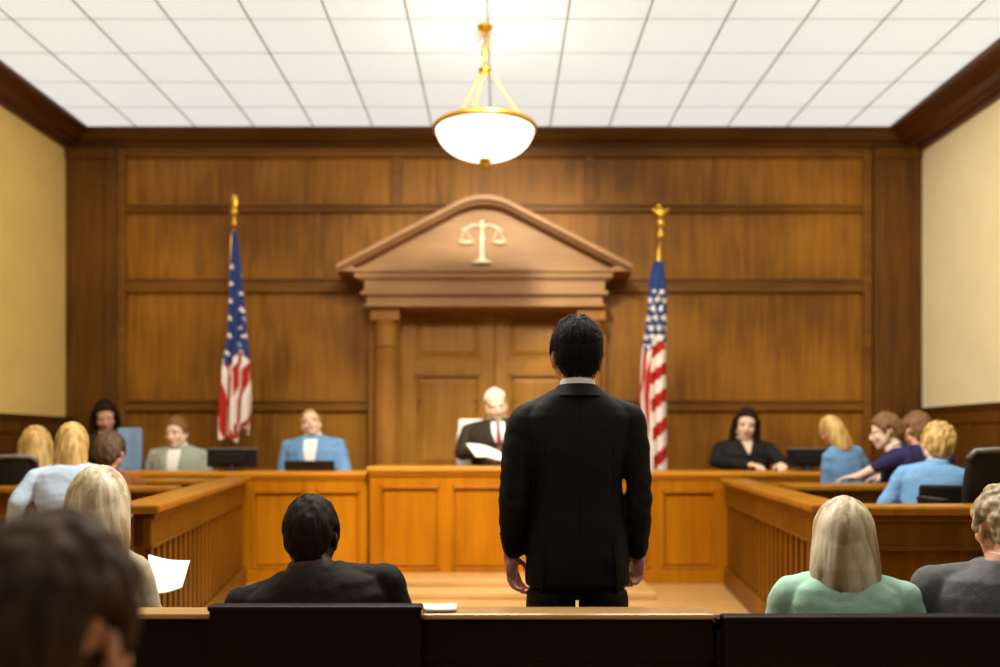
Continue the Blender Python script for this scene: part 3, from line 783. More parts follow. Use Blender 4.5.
    name = {'suit': 'suit_jacket', 'robe': 'robe', 'blouse': 'blouse', 'shirt': 'shirt', 'cardigan': 'cardigan'}[kind]
    jo = link(name, jm, root)
    bvh = BVHTree.FromPolygons([v.co.copy() for v in jm.vertices], [tuple(p.vertices) for p in jm.polygons])
    if kind in ('suit', 'robe'):
        zb = .74 if kind == 'suit' else .84
        rows = rows_of([(1.05, -.055, .055), (.98, -.058, .058), (zb, -.008, .008)])
        link('shirt_front', strip(bvh, U, rows, .004, .02, 1).mesh('shirt_front', M[shirt], True), root)
        for q in (-1, 1):
            rows = rows_of([(1.06, q*.052, q*.085), (1.0, q*.054, q*.115), (.93, q*.046, q*.105), (zb, q*.006, q*.02)])
            link('lapel', strip(bvh, U, rows, .010, .012, 1, 6).mesh('lapel', M[cm], True), root)
        if tie:
            rows = rows_of([(1.045, -.016, .016), (1.02, -.012, .012), (.90, -.022, .022), (zb+.02, -.02, .02)])
            link('necktie', strip(bvh, U, rows, .010, .012, 1, 4).mesh('necktie', M[tie], True), root)
        b = MB(); rr = []
        for (z, r) in ((1.03, .076), (1.075+collar, .066), (1.098+collar, .063), (1.098+collar, .058), (1.03, .07)):
            rr.append([(r*math.cos(2*PI*i/32), -.022+r*math.sin(2*PI*i/32)*1.0, z) for i in range(32)])
        b.loft(rr, caps=False); b.xf(U); link('shirt_collar', b.mesh('shirt_collar', M[shirt], True), root)
        b = MB(); rr = []
        for (z, r) in ((1.01, .108), (1.055, .082), (1.082, .074), (1.080, .067), (1.01, .09)):
            rr.append([(r*math.cos(PI+PI*i/24), -.022+r*.98*math.sin(PI+PI*i/24)+.02, z) for i in range(25)])
        b.loft(rr, caps=False, close=False); b.xf(U); o_ = link('jacket_collar', b.mesh('jacket_collar', M[cm], True), root)
    elif kind == 'shirt':
        b = MB(); rr = []
        for (z, r) in ((1.03, .085), (1.07, .068), (1.092, .064), (1.09, .058), (1.03, .07)):
            rr.append([(r*math.cos(2*PI*i/32), -.022+r*math.sin(2*PI*i/32), z) for i in range(32)])
        b.loft(rr, caps=False); b.xf(U); link('shirt_collar', b.mesh('shirt_collar', M[cm], True), root)
    elif kind in ('blouse', 'cardigan'):
        rows = rows_of([(1.06, -.045, .045), (.95, -.006, .006)])
        if kind == 'blouse': link('neckline', strip(bvh, U, rows, .003, .02, 1).mesh('neckline', M[skin], True), root)
    # face details
    for q in (-1, 1):
        b = MB(); b.ell((q*.030, .077, .002), (.013, .009, .008), mi=0); b.ell((q*.030, .083, .002), (.006, .0045, .006), mi=1); b.xf(TH); link('eye', b.mesh('eye', [M['eye'], M['iris']], True), root)
        b = MB(); b.tube([(q*.014, .091, .022), (q*.03, .090, .026), (q*.046, .078, .021)], [.003, .0042, .002], 8); b.xf(TH); link('eyebrow', b.mesh('eyebrow', H[hair[1]] if hair[1] != 'white' else M['eye'], True), root)
    b = MB(); b.ell((0, .089, -.0595), (.021, .006, .0045)); b.ell((0, .087, -.067), (.018, .006, .005)); b.xf(TH); link('lips', b.mesh('lips', M['lip'], True), root)
    if hair[0]: link('hair', hair_mesh(hair[0], hairt, .0014 if hair[0] == 'long' else .0022, curly, skirt, vox*.8, H[hair[1]], random.random()*50, TH), root)
    return root, TH, zs

LONG_BACK = lambda L, w=.088: [('loft', [(.04, 0, -.02, w, .10), (-.03, 0, -.03, w+.006, .098), (-.10, 0, -.045, w+.012, .082), (-.15, 0, -.055, w+.012, .07), (-.15-(L-.15)*.6, 0, -.065, w, .055), (-L, 0, -.07, w*.55, .035)])]
LONG_FRONT = lambda L, w=.086: [('loft', [(.05, 0, -.05, w, .07), (-.05, 0, -.06, w+.006, .065), (-L*.6, 0, -.065, w+.014, .05), (-L, 0, -.065, w, .035)]),
    ('lock', [((-.082, -.0, .03), .026), ((-.092, .0, -.08), .028), ((-.10, .015, -.17), .026), ((-.095, .03, -L), .014)]),
    ('lock', [((.082, -.0, .03), .026), ((.092, .0, -.08), .028), ((.10, .015, -.17), .026), ((.095, .03, -L), .014)])]
BOB = [('loft', [(.04, 0, -.02, .094, .10), (-.03, 0, -.03, .104, .098), (-.10, 0, -.045, .108, .085), (-.15, 0, -.055, .106, .07), (-.19, 0, -.06, .092, .055), (-.225, 0, -.065, .066, .045), (-.245, 0, -.065, .035, .03)])]
desk_arms = [((-.235, .12, .80), (-.12, .36, .76), (.5, 1, -.1), (0, 0, -1), .4), ((.235, .12, .80), (.12, .36, .76), (-.5, 1, -.1), (0, 0, -1), .4)]
lap_arms = [((-.24, .06, .74), (-.10, .30, .62), (.3, 1, -.1), (0, 0, -1), .5), ((.24, .06, .74), (.10, .30, .62), (-.3, 1, -.1), (0, 0, -1), .5)]
PEOPLE = True
if PEOPLE:
    # judge and people facing us
    SEAT = {}
    def P_(key, *a, **k):
        r_, th, z_ = person(*a, **k); sc_ = k.get('scale', a[6] if len(a) > 6 else 1); SEAT[key] = ((.425+z_)*sc_, r_.location.x, r_.location.y)
    P_('judge', 'white-haired judge in dark robe, white shirt and red tie, seated behind the bench', 496, 389, 8.0, .45, PI, 1.13, lean=2, side=4, head=(6, 12, 4), skin='skin_pale', hair=('bald', 'white'), outfit=('robe', 'robe'), tie='tie',
           arms=[((-.32, .10, .80), (-.10, .36, .86), (.5, 1, .1), (0, 0, 1), .7), ((.32, .10, .80), (.12, .34, .80), (-.5, 1, -.1), (0, 0, -1), .5)], bulk=1.32, sh=.18, neck=-.01)
    P_('sage', 'man in pale grey green suit and open white shirt facing us, left of the flag', 177, 416, 8.05, ZP, PI, 1.12, thigh=0.26, lean=4, head=(-8, 4, 0), skin='skin_pale', hair=('short', 'brown'), outfit=('suit', 'suit_sage'), arms=lap_arms, bulk=1.08, neck=-.01, hairt=.010)
    P_('blue', 'man in light blue suit facing us with head tilted back, between left flag and door', 311, 409, 8.05, ZP, PI, 1.16, thigh=0.26, lean=2, side=2, head=(10, -12, 10), skin='skin_pale', hair=('short', 'blond'), outfit=('suit', 'suit_blue'), arms=lap_arms, bulk=1.08, sh=.175, hairt=.006, neck=-.03, hk=.88)
    P_('black', 'long dark-haired woman in black blouse with hands on the bench, facing us at right', 746, 408, 8.05, ZP, PI, 1.14, thigh=0.26, lean=4, head=(-12, 6, -4), skin='skin_pale', hair=('long', 'darkbrown'), outfit=('blouse', 'blouse_black'), female=True, skirt=LONG_FRONT(.24), bulk=1.2, neck=-.015,
           arms=[((-.25, .12, .84), (-.17, .40, .82), (.2, 1, .0), (0, 0, -1), .5), ((.25, .12, .84), (.06, .38, .82), (-.6, 1, .0), (0, 0, -1), .6)], armz=1.175)
    P_('down', 'dark-haired woman looking down, beside the pale blue chair at far left', 105, 400, 8.8, ZP, PI+.3, 1.2, lean=6, head=(10, 20, 0), skin='skin', hair=('long', 'darkbrown'), outfit=('blouse', 'robe'), female=True, skirt=LONG_FRONT(.12), arms=lap_arms)
    # left jury box
    P_('gold', 'woman with wavy golden hair behind the black chair, far left edge', 36, 428, 6.3, ZP, .35, 1.0, thigh=0.30, lean=4, head=(0, 6, 0), hair=('long', 'blond'), outfit=('cardigan', 'cream_wool'), female=True, skirt=LONG_BACK(.20, .108), arms=lap_arms, hairt=.022)
    P_('paleblue', 'blonde woman in pale blue shirt inside the left jury box, seen from behind', 72, 423, 5.0, ZP, .45, .92, lean=6, side=-2, head=(-6, 8, 4), hair=('long', 'blond'), outfit=('shirt', 'shirt_blue'), female=True, skirt=LONG_BACK(.19, .082), bulk=1.22, neck=-.005,
           arms=[((-.30, .0, .84), (-.33, .10, .62), (.1, .3, -1), (1, 0, 0), .5), ((.29, .10, .76), (.14, .30, .66), (-.3, 1, -.1), (0, 0, -1), .5)])
    P_('brown', 'short brown-haired man in rust jacket beyond the blonde in pale blue, ear showing', 110, 433, 6.15, ZP, .12, 1.04, lean=5, head=(0, 4, 0), hair=('short', 'midbrown'), outfit=('shirt', 'rust'), arms=lap_arms, hairt=.020)
    # right jury box
    P_('lightblue', 'man in light blue shirt with blond hair, back to us, arm bent on chair', 938, 424, 5.55, ZP, -.40, 1.02, thigh=0.27, lean=8, head=(6, 6, 0), skin='skin_pale', hair=('short', 'blond'), outfit=('shirt', 'shirt_mid'), bulk=1.0, hairt=.020, side=5, neck=-.005,
           arms=[((-.24, .04, .80), (-.25, .22, .66), (-.2, .8, -.3), (0, 0, -1), .5), ((.25, .05, .76), (.14, .30, .66), (-.3, 1, -.1), (0, 0, -1), .5)])
    P_('navy', 'man in navy top with bare forearm leaning left on the desk, face in profile', 887, 413, 6.62, ZP, 1.05, 1.06, lean=20, head=(6, -8, 0), skin='skin_pale', hair=('short', 'brown'), outfit=('shirt', 'navy'), bulk=1.1, bare=True,
           arms=[((-.27, .20, .88), (-.27, .38, .78), (.1, 1, -.1), (0, 0, -1), .4), ((.22, .16, .72), (.10, .24, .78), (-.1, 1, -.2), (0, 0, -1), .4)], armz=1.125)
    P_('half', 'brown-haired person half hidden behind the man in navy', 917, 413, 7.02, ZP, -.2, 1.08, thigh=0.16, lean=4, head=(20, 5, 0), hair=('short', 'brown'), outfit=('shirt', 'navy'), arms=lap_arms, hairt=.02)
    P_('bluetop', 'blonde woman in blue top beside the right hand monitor', 832, 415, 6.98, ZP, .1, 1.04, thigh=0.16, lean=6, bulk=.78, sh=.145, side=-9, hk=.9, head=(25, 8, -8), hair=('long', 'blond'), outfit=('blouse', 'suit_blue'), female=True, skirt=LONG_BACK(.22, .072), arms=[((-.18, .06, .76), (-.10, .30, .62), (.3, 1, -.1), (0, 0, -1), .5), ((.18, .06, .76), (.10, .30, .62), (-.3, 1, -.1), (0, 0, -1), .5)], hairt=.008)
    # gallery
    P_('char', 'man in charcoal suit with dark hair seated on the left pew, seen from behind', 311, 496, 2.86, 0, .1, .98, lean=3, side=-9, head=(-4, 8, 8), skin='skin_dark', hair=('short', 'darkbrown'), outfit=('suit', 'suit_char'), arms=lap_arms, vox=.005, bulk=1.22, sh=.185, hairt=.013, neck=-.02, collar=-.035)
    P_('cream', 'woman with long pale blond hair and cream jacket, seated on the left pew', 98, 470, 2.90, 0, .32, .98, lean=4, head=(-4, 12, 2), hair=('long', 'pale'), outfit=('cardigan', 'cream_wool'), female=True, skirt=LONG_BACK(.30, .098), vox=.005, hairt=.020, bulk=.84, sh=.15,
           arms=[((-.24, .06, .74), (-.02, .34, .70), (.3, 1, .1), (0, 0, 1), .7), ((.18, .06, .74), (.16, .32, .74), (-.1, 1, .1), (0, 0, 1), .8)])
    P_('mint', 'woman with straight pale blond bob and mint green jacket, seen from behind', 844, 500, 2.84, 0, -.3, .97, lean=2, head=(0, 6, 0), hair=('long', 'pale'), outfit=('cardigan', 'mint'), female=True, skirt=BOB, arms=lap_arms, vox=.005, sh=.180, bulk=1.05, hairt=.018, neck=-.028)
    P_('curly', 'man with curly ash hair in grey suit at the right edge, seen from behind', 1006, 486, 2.78, 0, -.25, .98, lean=2, head=(14, 6, 0), hair=('short', 'ash'), outfit=('suit', 'suit_grey'), arms=lap_arms, vox=.005, bulk=1.2, curly=.0055, hairt=.016, sh=.19, neck=-.02)
    P_('near', 'dark-haired man close to the camera at bottom left, ear and cheek showing', 46, 518, .98, 0, 0, 1.0, lean=6, head=(-7, 4, 0), hair=('short', 'foreground'), outfit=('suit', 'suit_char'), arms=lap_arms, vox=.004, hairt=.016)

# ------------------------------------------------------------------ standing man
def standing_man():
    d = 2.94; X0 = WX(577, d)
    root = thing('person', 'man in black suit standing with his back to us in the centre', 'person', (X0, d, 0))
    TH = TF(Matrix.Translation((.0, .03, 1.672)) @ Matrix.Rotation(math.radians(3), 4, 'Z') @ Matrix.Rotation(-math.radians(4), 4, 'X') @ Matrix.Diagonal((.965, 1, 1, 1)))
    arms = [(-1, [(-.168, -.01, 1.446, .056), (-.184, -.015, 1.36, .058), (-.205, -.02, 1.19, .053), (-.209, 0, 1.10, .045), (-.204, .025, 1.032, .037)]),
            (1, [(.166, -.01, 1.446, .056), (.181, -.015, 1.36, .053), (.201, -.02, 1.25, .0415), (.196, -.02, 1.16, .046), (.197, 0, 1.10, .042), (.197, .02, 1.032, .035)])]
    B = MB(); hb = MB(); head_prims(hb); hb.cone((0, -.03, -.05), .056, (0, -.045, -.15), .058); hb.xf(TH); B.add(hb.v, hb.f)
    def ring(z, rx, ry, yc, e=0, N=48, pw=.85):
        r_ = []
        for i in range(N):
            a = 2*PI*i/N; c, s_ = math.cos(a), math.sin(a); r_.append((math.copysign(abs(c)**pw, c)*(rx+e), yc+math.copysign(abs(s_)**pw, s_)*(ry+e), z))
        return r_
    js = [(.935, .168, .130, 0), (1.0, .167, .128, 0), (1.08, .163, .122, 0), (1.17, .152, .116, 0), (1.26, .145, .118, 0), (1.36, .170, .122, 0), (1.42, .182, .118, 0), (1.465, .178, .104, -.008), (1.50, .152, .09, -.012), (1.53, .112, .078, -.015), (1.554, .076, .068, -.016)]
    B.loft([ring(z, rx-.022, ry-.022, yc) for z, rx, ry, yc in js if z > .94])
    for q, ch in arms:
        for (x, y, z, r), (x2, y2, z2, r2) in zip(ch, ch[1:]): B.cone((x, y, z), r-.014, (x2, y2, z2), max(.024, r2-.014))
    hand(B, (-.216, .03, 1.012), (.10, .25, -1), (.85, -.45, .1), .62, -1, 1.02)
    hand(B, (.206, .025, 1.018), (-.08, .22, -1), (-.85, -.45, .1), .95, 1, .98)
    for q in (-1, 1):
        B.cone((q*.08, .0, .90), .078, (q*.085, .01, .50), .052); B.cone((q*.085, .01, .50), .052, (q*.09, -.02, .09), .036); B.cone((q*.09, -.02, .06), .036, (q*.10, .12, .04), .03)
    link('body', remesh(B, .0036, M['skin_main'], 2, None, 'body'), root)
    # trousers
    b = MB(); b.loft([ring(z, rx, ry, 0) for z, rx, ry in ((.885, .150, .105), (.93, .158, .110), (1.06, .14, .10))])
    for q in (-1, 1):
        rr = []
        for (z, x, y, rx, ry) in ((.90, .085, .0, .078, .10), (.87, .086, 0, .0805, .102), (.75, .090, 0, .080, .096), (.5, .098, .01, .066, .08), (.3, .102, 0, .06, .072), (.07, .104, -.005, .058, .07)):
            rr.append([(q*x+rx*math.cos(2*PI*i/32), y+ry*math.sin(2*PI*i/32), z) for i in range(32)])
        b.loft(rr)
    link('trousers', remesh(b, .005, M['trousers'], 3, lambda p, n: p+n*noise.noise(Vector((p.x*14, p.y*14, p.z*30)))*.003, 'trousers'), root)
    for q in (-1, 1):
        b = MB(); b.cone((q*.104, -.04, .05), .045, (q*.112, .15, .035), .035); b.box(q*.104-.042, q*.104+.046, -.085, .18, 0, .018); link('shoe', remesh(b, .006, M['shoe'], 2, None, 'shoe'), root)
    # jacket
    J = MB(); J.loft([ring(*q) for q in js])
    J.loft([ring(.922, .167, .129, 0), ring(.95, .168, .130, 0)])
    for q, ch in arms:
        J.cone((q*.055, -.012, 1.514), .044, (q*.165, -.01, 1.459), .05)
        pts = ch[:]
        for (x, y, z, r), (x2, y2, z2, r2) in zip(pts, pts[1:]): J.cone((x, y, z), r, (x2, y2, z2), r2, 24)
    def fn(p, n):
        t = smooth01(.9, 1.15, p.z)
        w = noise.noise(Vector((p.x*7+3, p.y*7, p.z*4.5+p.x*8)))*.006
        arm = abs(p.x) > .165 and p.z < 1.42
        if arm: w += noise.noise(Vector((p.x*18, p.y*16, p.z*34+p.x*30)))*.0035+.0012*math.sin(p.z*80+p.x*60+noise.noise(p*12)*7)
        else:
            w += noise.noise(Vector((p.x*34, p.y*10, p.z*3.5)))*.0035*(1-t)
            w += noise.noise(Vector((p.x*12+p.z*9, p.y*8, p.z*14)))*.0035
            if p.y < 0: w -= .0045*math.exp(-(p.x/.003)**2)*smooth01(.9, .96, p.z)
            # side seams
            if p.y < 0: w -= .003*math.exp(-((abs(p.x)-.105)/.003)**2)*smooth01(1.42, 1.36, p.z)
        # armhole seam
        w -= .0024*math.exp(-((abs(p.x)-(.186-(p.z-1.36)*.25))/.004)**2)*smooth01(1.28, 1.33, p.z)*smooth01(1.475, 1.44, p.z)
        return p+n*w
    jm = remesh(J, .0042, M['suit_black'], 12, fn, 'suit_jacket'); link('suit_jacket', jm, root)
    bvh = BVHTree.FromPolygons([v.co.copy() for v in jm.vertices], [tuple(p.vertices) for p in jm.polygons]); I = TF(Matrix.Identity(4))
    for q in (-1, 1):   # vents at the hem
        rows = rows_of([(1.05, q*.112-.002, q*.112+.002), (.905, q*.118-.004, q*.118+.004)]); link('vent_flap', strip(bvh, I, rows, .004, .01, -1, 3).mesh('vent_flap', M['suit_black'], True), root)
        rows = rows_of([(1.5, q*.05, q*.085), (1.44, q*.05, q*.12), (1.34, q*.03, q*.09), (1.14, q*.004, q*.02)]); link('lapel', strip(bvh, I, rows, .009, .01, 1, 6).mesh('lapel', M['suit_black'], True), root)
    link('shirt_front', strip(bvh, I, rows_of([(1.5, -.055, .055), (1.15, -.006, .006)]), .004, .02, 1).mesh('shirt_front', M['shirt'], True), root)
    link('necktie', strip(bvh, I, rows_of([(1.5, -.016, .016), (1.2, -.026, .026)]), .010, .012, 1, 4).mesh('necktie', M['tie'], True), root)
    def collar(name, mat, secs, a0, a1):
        b = MB(); rr = []
        for (z, r, dz_) in secs:
            rr.append([(r*math.cos(a0+(a1-a0)*i/36), -.018+r*1.02*math.sin(a0+(a1-a0)*i/36), z+dz_*math.sin(a0+(a1-a0)*i/36)) for i in range(37)])
        b.loft(rr+[rr[0]], caps=False, close=False); link(name, b.mesh(name, mat, True), root)
    collar('shirt_collar', M['shirt'], [(1.535, .074, -.0), (1.562, .060, -.004), (1.582, .0555, -.008), (1.582, .052, -.008), (1.535, .064, 0)], 0, 2*PI)
    collar('jacket_collar', M['suit_black'], [(1.534, .091, .002), (1.548, .080, .000), (1.560, .070, -.004), (1.566, .064, -.005), (1.562, .060, -.005), (1.52, .072, 0)], PI*.94, PI*2.06)
    for k in range(4):
        b = MB(); b.ell((-.250+.0025*k, -.012+.004*k, 1.085-.013*k), (.004, .006, .006)); link('cuff_button', b.mesh('cuff_button', M['button'], True), root)
    for q, x, y, z, r in ((-1, -.206, .028, 1.022, .033), (1, .198, .023, 1.022, .032)):
        b = MB(); b.lathe([(r-.006, -.012), (r-.004, -.010), (r-.004, .03), (r-.008, .03)], (x, y, z-.002), 28); link('shirt_cuff', b.mesh('shirt_cuff', M['shirt'], True), root)
    for q in (-1, 1):
        b = MB(); b.ell((q*.030, .077, .002), (.013, .009, .008), mi=0); b.ell((q*.030, .083, .002), (.006, .0045, .006), mi=1); b.xf(TH); link('eye', b.mesh('eye', [M['eye'], M['iris']], True), root)
        b = MB(); b.tube([(q*.014, .091, .022), (q*.03, .090, .026), (q*.046, .078, .021)], [.003, .0042, .002], 8); b.xf(TH); link('eyebrow', b.mesh('eyebrow', H['black'], True), root)
    b = MB(); b.ell((0, .089, -.0595), (.021, .006, .0045)); b.ell((0, .087, -.067), (.018, .006, .005)); b.xf(TH); link('lips', b.mesh('lips', M['lip'], True), root)
    hm = hair_mesh('short', .008, .006, 0, None, .0034, H['black'], 11, TH)
    ho = link('hair', hm, root)
    # strands combed down and outward, rooted in the hair cap
    bv = BVHTree.FromPolygons([v.co.copy() for v in hm.vertices], [tuple(p.vertices) for p in hm.polygons])
    sb = MB(); rnd = random.Random(3); cnt = 0
    while cnt < 6500:
        z = rnd.uniform(-.8, 1); ph = rnd.uniform(0, 2*PI); rr_ = math.sqrt(1-z*z)
        e = Vector((rr_*math.sin(ph)*.079, rr_*math.cos(ph)*.098, z*.117)); az = abs(math.degrees(math.atan2(e.x, e.y)))
        if e.z < hairline(az, 'short')+.008: continue
        p = Vector((0, -.012, 0))+e; nn = Vector((e.x/.079**2, e.y/.098**2, e.z/.117**2)).normalized()
        p = p+nn*.007
        sw = Vector((e.x*1.2+.02*noise.noise(e*25), (e.y+.03)*.6 if e.z > .05 else -.02, 0))
        fl = Vector((0, 0, -1))+(sw*16 if e.z > .03 else sw*3)+Vector([rnd.gauss(0, .22) for _ in range(3)])
        fl = (fl-nn*fl.dot(nn)).normalized(); sd = fl.cross(nn); L = rnd.uniform(.014, .026)*(1.25 if e.z > .05 else .8); wd = rnd.uniform(.0008, .0016)
        lift = rnd.uniform(.10, .5)
        pts = [p, p+fl*L*.5+nn*L*(lift*.9), p+fl*L-nn*L*.02+nn*L*lift]
        base = len(sb.v)
        for q, w_ in zip(pts, (wd, wd*.9, wd*.2)):
            sb.v += [tuple(TH(q+sd*w_)), tuple(TH(q-sd*w_))]
        sb.f += [(base, base+1, base+3, base+2), (base+2, base+3, base+5, base+4)]; sb.m += [0, 0]; cnt += 1
    me = bpy.data.meshes.new('hair_strands'); me.from_pydata(sb.v, [], sb.f); me.materials.append(H['black']); me.update()
    hs = link('hair_strand', me, ho); hs['kind'] = 'stuff'
if PEOPLE: standing_man()

# ------------------------------------------------------------------ chairs, monitors, papers
def office_chair(label, x, y, floor, ztop, w, mat, yaw=0, edge=None, hb=.5, arms=True, group=None, seat=None):
    """occupant faces local +y; backrest at the local -y side"""
    o = thing('office_chair', label, 'chair', (x, y, floor), yaw, group); h_ = ztop-floor; seat = seat or max(.46, h_-hb-.12)
    m = M[mat]
    b = MB(); b.box(-w/2, w/2, -.20, .24, seat-.07, seat); b.build('seat', m, o, bevel=.03)
    b = MB(); n = 12; rr = []
    for k in range(n+1):
        t = k/n; z = h_-hb+hb*t; ww = w/2*(.93+.07*math.sin(PI*min(1, t*1.2))); yy = -.26-.05*t
        rr.append([(-ww, yy-.01, z), (-ww*.5, yy-.032, z), (0, yy-.04, z), (ww*.5, yy-.032, z), (ww, yy-.01, z), (ww, yy+.035, z), (0, yy+.02, z), (-ww, yy+.035, z)])
    b.loft(rr); b.build('backrest', m, o, bevel=.015)
    if edge:
        b = MB(); b.tube([(-w/2+.0, -.32, h_-.04), (-w/2+.03, -.335, h_), (0, -.35, h_+.006), (w/2-.03, -.335, h_), (w/2, -.32, h_-.04)], .014, 8); b.build('backrest_trim', M[edge], o, smooth=True)
    b = MB(); b.box(-.03, .03, -.30, -.24, seat-.05, h_-hb+.12); b.box(-.03, .03, -.30, 0, seat-.09, seat-.05); b.build('backrest_bracket', M['plastic'], o, bevel=.005)
    if arms:
        for q in (-1, 1):
            b = MB(); b.box(q*(w/2+.03)-.025, q*(w/2+.03)+.025, -.15, .12, seat+.18, seat+.21); b.box(q*(w/2+.03)-.012, q*(w/2+.03)+.012, -.04, .0, seat-.05, seat+.18); b.build('armrest', M['plastic'], o, bevel=.008)
    b = MB(); b.tube([(0, 0, .08), (0, 0, seat-.06)], .025, 12); b.build('gas_lift', M['plastic'], o, smooth=True)
    b = MB()
    for k in range(5):
        a = 2*PI*k/5; b.cone((0, 0, .09), .03, (math.cos(a)*.26, math.sin(a)*.26, .06), .018, 8, 3); b.ell((math.cos(a)*.27, math.sin(a)*.27, .03), (.03, .03, .03), n=10, m=8)
    b.build('star_base', M['plastic'], o, smooth=True)
    return o
def CH(key, label, ztop, w, mat, floor=ZP, yaw=0, **k):
    h0, x0, y0 = SEAT[key]; office_chair(label, x0+k.pop('dx', 0), y0, floor, ztop, w, mat, yaw, seat=h0, **k)
CH('gold', 'black chair back with grey top edge at the far left, before the golden-haired woman', WZ(457, 6.0), .30, 'black', yaw=.1, edge='greyedge', arms=False, hb=.42)
office_chair('large empty black chair with grey top edge at the right edge of the jury box', WX(988, 4.5)+.02, 4.78, ZP, WZ(451, 4.45), .28, 'black', 0, 'greyedge', hb=.34)
CH('lightblue', 'low black chair of the man in light blue shirt, right jury box', WZ(484, 5.25), .34, 'black', yaw=-.1, hb=.36)
office_chair('pale blue chair back beside the dark-haired woman looking down', WX(130, 8.3), 8.0, ZP, WZ(428, 8.3), .24, 'bluechair', PI, arms=False)
CH('judge', 'white chair the judge sits in', WZ(419, 8.35), .66, 'whitechair', floor=.45, yaw=PI, hb=.5, dx=-.10)
def monitor(label, px0, px1, py, d, ybase, zbase):
    x0, x1 = WX(px0, d), WX(px1, d); xm_ = (x0+x1)/2; w = (x1-x0)/2; zt = WZ(py, d)
    o = thing('monitor', label, 'monitor', (xm_, d, zbase)); H_ = zt-zbase
    b = MB(); b.box(-w, w, -.01, .02, .03, H_); b.box(-w*.6, w*.6, -.04, -.01, .06, H_*.8); b.build('casing', M['plastic'], o, bevel=.006)
    b = MB(); b.box(-w+.01, w-.01, .02, .024, .04, H_-.012); b.build('screen', M['black'], o)
    b = MB(); b.box(-w, w, -.012, .022, H_-.001, H_+.008); b.build('top_edge', M['greyedge'], o)
    b = MB(); b.lathe([(.11, 0), (.11, .01), (.03, .018), (.02, .06), (.001, .06)], (0, 0, 0), 24); b.build('stand', M['plastic'], o)
monitor('black monitor on the left bench beneath the flag', 207, 257, 449, 7.6, 0, 1.13)
monitor('black monitor on the right bench beside the blonde woman in blue', 787, 829, 449, 7.6, 0, 1.13)
# laptop before the blue suited man
o = thing('laptop', 'dark laptop open on the bench before the man in light blue', 'laptop', (WX(310, 7.58), 7.58, 1.13))
b = MB(); b.box(-.20, .20, -.02, .18, 0, .012); b.build('keyboard_base', M['plastic'], o, bevel=.003)
b = MB(); b.prism([(-.02, .01), (-.035, .085), (-.028, .087), (-.012, .012)], -.21, .21, 'x'); b.build('lid', M['plastic'], o)
def sheet(name, label, cat, pts, loc, thick=.004, sag=.02, n=8):
    """pts: four corners a,b,c,d (world)"""
    a, b_, c, d_ = [Vector(p) for p in pts]; loc = Vector(loc); mb = MB(); top, bot = [], []
    nrm = (b_-a).cross(d_-a).normalized()
    for j in range(n+1):
        for i in range(n+1):
            u, v = i/n, j/n; p = (a.lerp(b_, u)).lerp(d_.lerp(c, u), v)+nrm*(sag*math.sin(PI*u)); top.append(p-loc); bot.append(p-loc-nrm*thick)
    N_ = n+1
    mb.add(top+bot, [(j*N_+i, j*N_+i+1, (j+1)*N_+i+1, (j+1)*N_+i) for j in range(n) for i in range(n)]+[(N_*N_+j*N_+i, N_*N_+(j+1)*N_+i, N_*N_+(j+1)*N_+i+1, N_*N_+j*N_+i+1) for j in range(n) for i in range(n)]
           + [(i, N_*N_+i, N_*N_+i+1, i+1) for i in range(n)]+[(n*N_+i, n*N_+i+1, N_*N_+n*N_+i+1, N_*N_+n*N_+i) for i in range(n)]
           + [(j*N_, (j+1)*N_, N_*N_+(j+1)*N_, N_*N_+j*N_) for j in range(n)]+[(j*N_+n, N_*N_+j*N_+n, N_*N_+(j+1)*N_+n, (j+1)*N_+n) for j in range(n)])
    o = mb.build(name, M['paper'], smooth=False, label=label, cat=cat); o.location = loc; return o
sheet('paper', 'white papers held open by the judge', 'paper', [W(466, 444, 7.66), W(500, 452, 7.66), W(505, 463, 7.46), W(476, 457, 7.46)], W(485, 460, 7.6), .006, -.02)
sheet('paper', 'white paper held by the blond woman in cream on the left pew', 'paper', [W(148, 555, 3.25), W(190, 561, 3.3), W(182, 588, 3.15), W(150, 594, 3.1)], W(165, 580, 3.2), .004, .01)
sheet('paper', 'white papers lying on the barrier top right of the man in charcoal', 'paper', [(-.225, 2.575, .918), (-.125, 2.58, .918), (-.12, 2.49, .918), (-.205, 2.485, .918)], (-.16, 2.53, .917), .005, .0015)

for nm, g in (('flag', 'flags beside the door'), ('monitor', 'monitors on the side benches'), ('jury_rail', 'rails of the jury boxes'), ('jury_desk', 'desks in the jury boxes'), ('court_bench', 'benches beside the judge bench'), ('pew', 'gallery pews'), ('paper', 'white papers'), ('office_chair', 'chairs around the court')):
    for ob in COL.objects:
        if ob.parent is None and ob.name.split('.')[0] == nm: ob['group'] = g
for ob in COL.objects:
    if ob.parent is None and ob.name.split('.')[0] == 'person':
        y_ = ob.location.y; ob['group'] = 'people seated behind the bench' if y_ > 7.6 else ('people in the jury boxes' if y_ > 4 else 'people in the gallery')
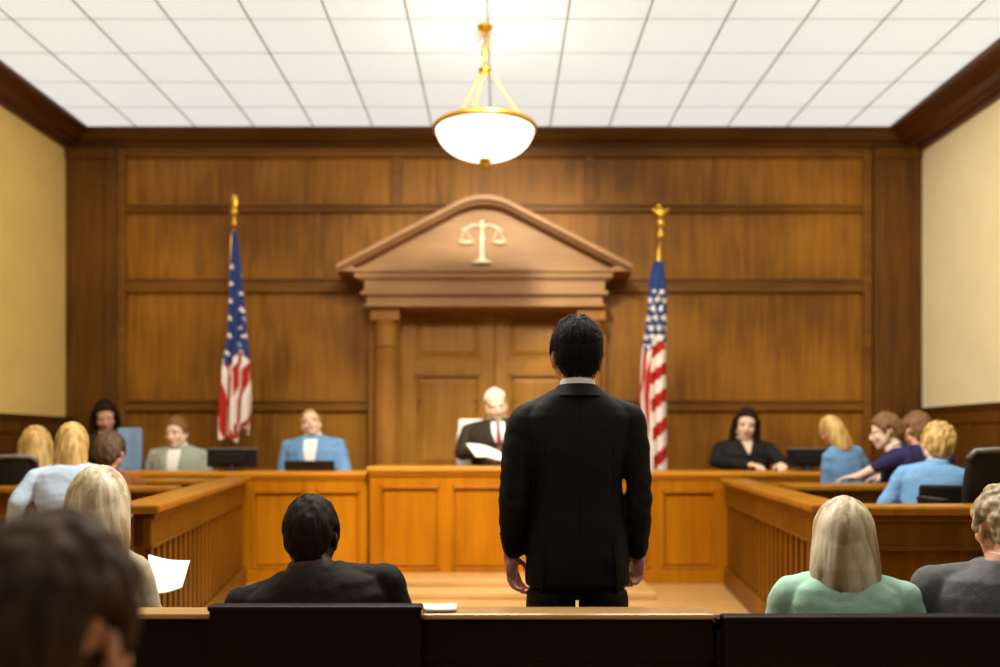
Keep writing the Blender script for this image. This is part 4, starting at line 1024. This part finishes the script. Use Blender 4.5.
# ------------------------------------------------------------------ lights
def area(name, loc, target, size, power, col=(1, .93, .8), sy=None):
    l = bpy.data.lights.new(name, 'AREA'); l.energy = power; l.color = col; l.size = size
    if sy: l.shape = 'RECTANGLE'; l.size_y = sy
    o = bpy.data.objects.new(name, l); COL.objects.link(o); o.location = loc
    o.rotation_euler = (Vector(target)-Vector(loc)).to_track_quat('-Z', 'Y').to_euler(); return o
def spot(name, loc, target, power, ang, blend=.6, r=.12, col=(1, .9, .72)):
    l = bpy.data.lights.new(name, 'SPOT'); l.energy = power; l.color = col; l.spot_size = math.radians(ang); l.spot_blend = blend; l.shadow_soft_size = r
    o = bpy.data.objects.new(name, l); COL.objects.link(o); o.location = loc
    o.rotation_euler = (Vector(target)-Vector(loc)).to_track_quat('-Z', 'Y').to_euler(); return o
area('added_ceiling_fill', (0, 4.6, ZC-.03), (0, 5.2, 0), 3.4, 390, (1, .94, .82), 1.0)  # area light added out of view to strengthen the top light, no fixture
spot('added_bench_spot', (0, 4.0, 4.45), (-.45, 7.3, .9), 520, 34)  # spot added without a fixture to brighten the middle of the bench
spot('added_portal_spot', (.2, 5.6, 4.5), (-.1, 9.5, 2.6), 720, 60, 1.0)  # unseen spot added to lift the door surround and wall centre
spot('added_left_wall_wash', (-1.2, 5.4, 4.45), (XL, 8.0, 2.8), 230, 75, 1.0)  # unseen wash added to brighten the left plaster
spot('added_right_wall_wash', (1.2, 5.4, 4.45), (XR, 8.2, 2.6), 420, 75, 1.0)  # stronger wash, likewise added, for a brighter right plaster
w = bpy.data.worlds.new('World'); bpy.context.scene.world = w; w.use_nodes = True
w.node_tree.nodes['Background'].inputs[0].default_value = (.5, .45, .4, 1); w.node_tree.nodes['Background'].inputs[1].default_value = .05

# ------------------------------------------------------------------ camera
cam = bpy.data.cameras.new('camera'); co = bpy.data.objects.new('camera', cam); COL.objects.link(co)
co.location = (0, 0, EYE); co.rotation_euler = (PI/2, 0, 0)
cam.sensor_fit = 'HORIZONTAL'; cam.sensor_width = 36; cam.lens = 36*F/1000; cam.shift_y = (HZ-333.5)/1000; cam.clip_start = .05
cam.dof.use_dof = True; cam.dof.focus_distance = 2.92; cam.dof.aperture_fstop = cam.lens/1000/.0225
sc = bpy.context.scene; sc.camera = co
sc.view_settings.view_transform = 'Standard'; sc.view_settings.look = 'None'; sc.view_settings.gamma = 1; sc.view_settings.exposure = 0.0
sc.view_settings.use_curve_mapping = False
sc.cycles.use_denoising = True; sc.cycles.max_bounces = 8
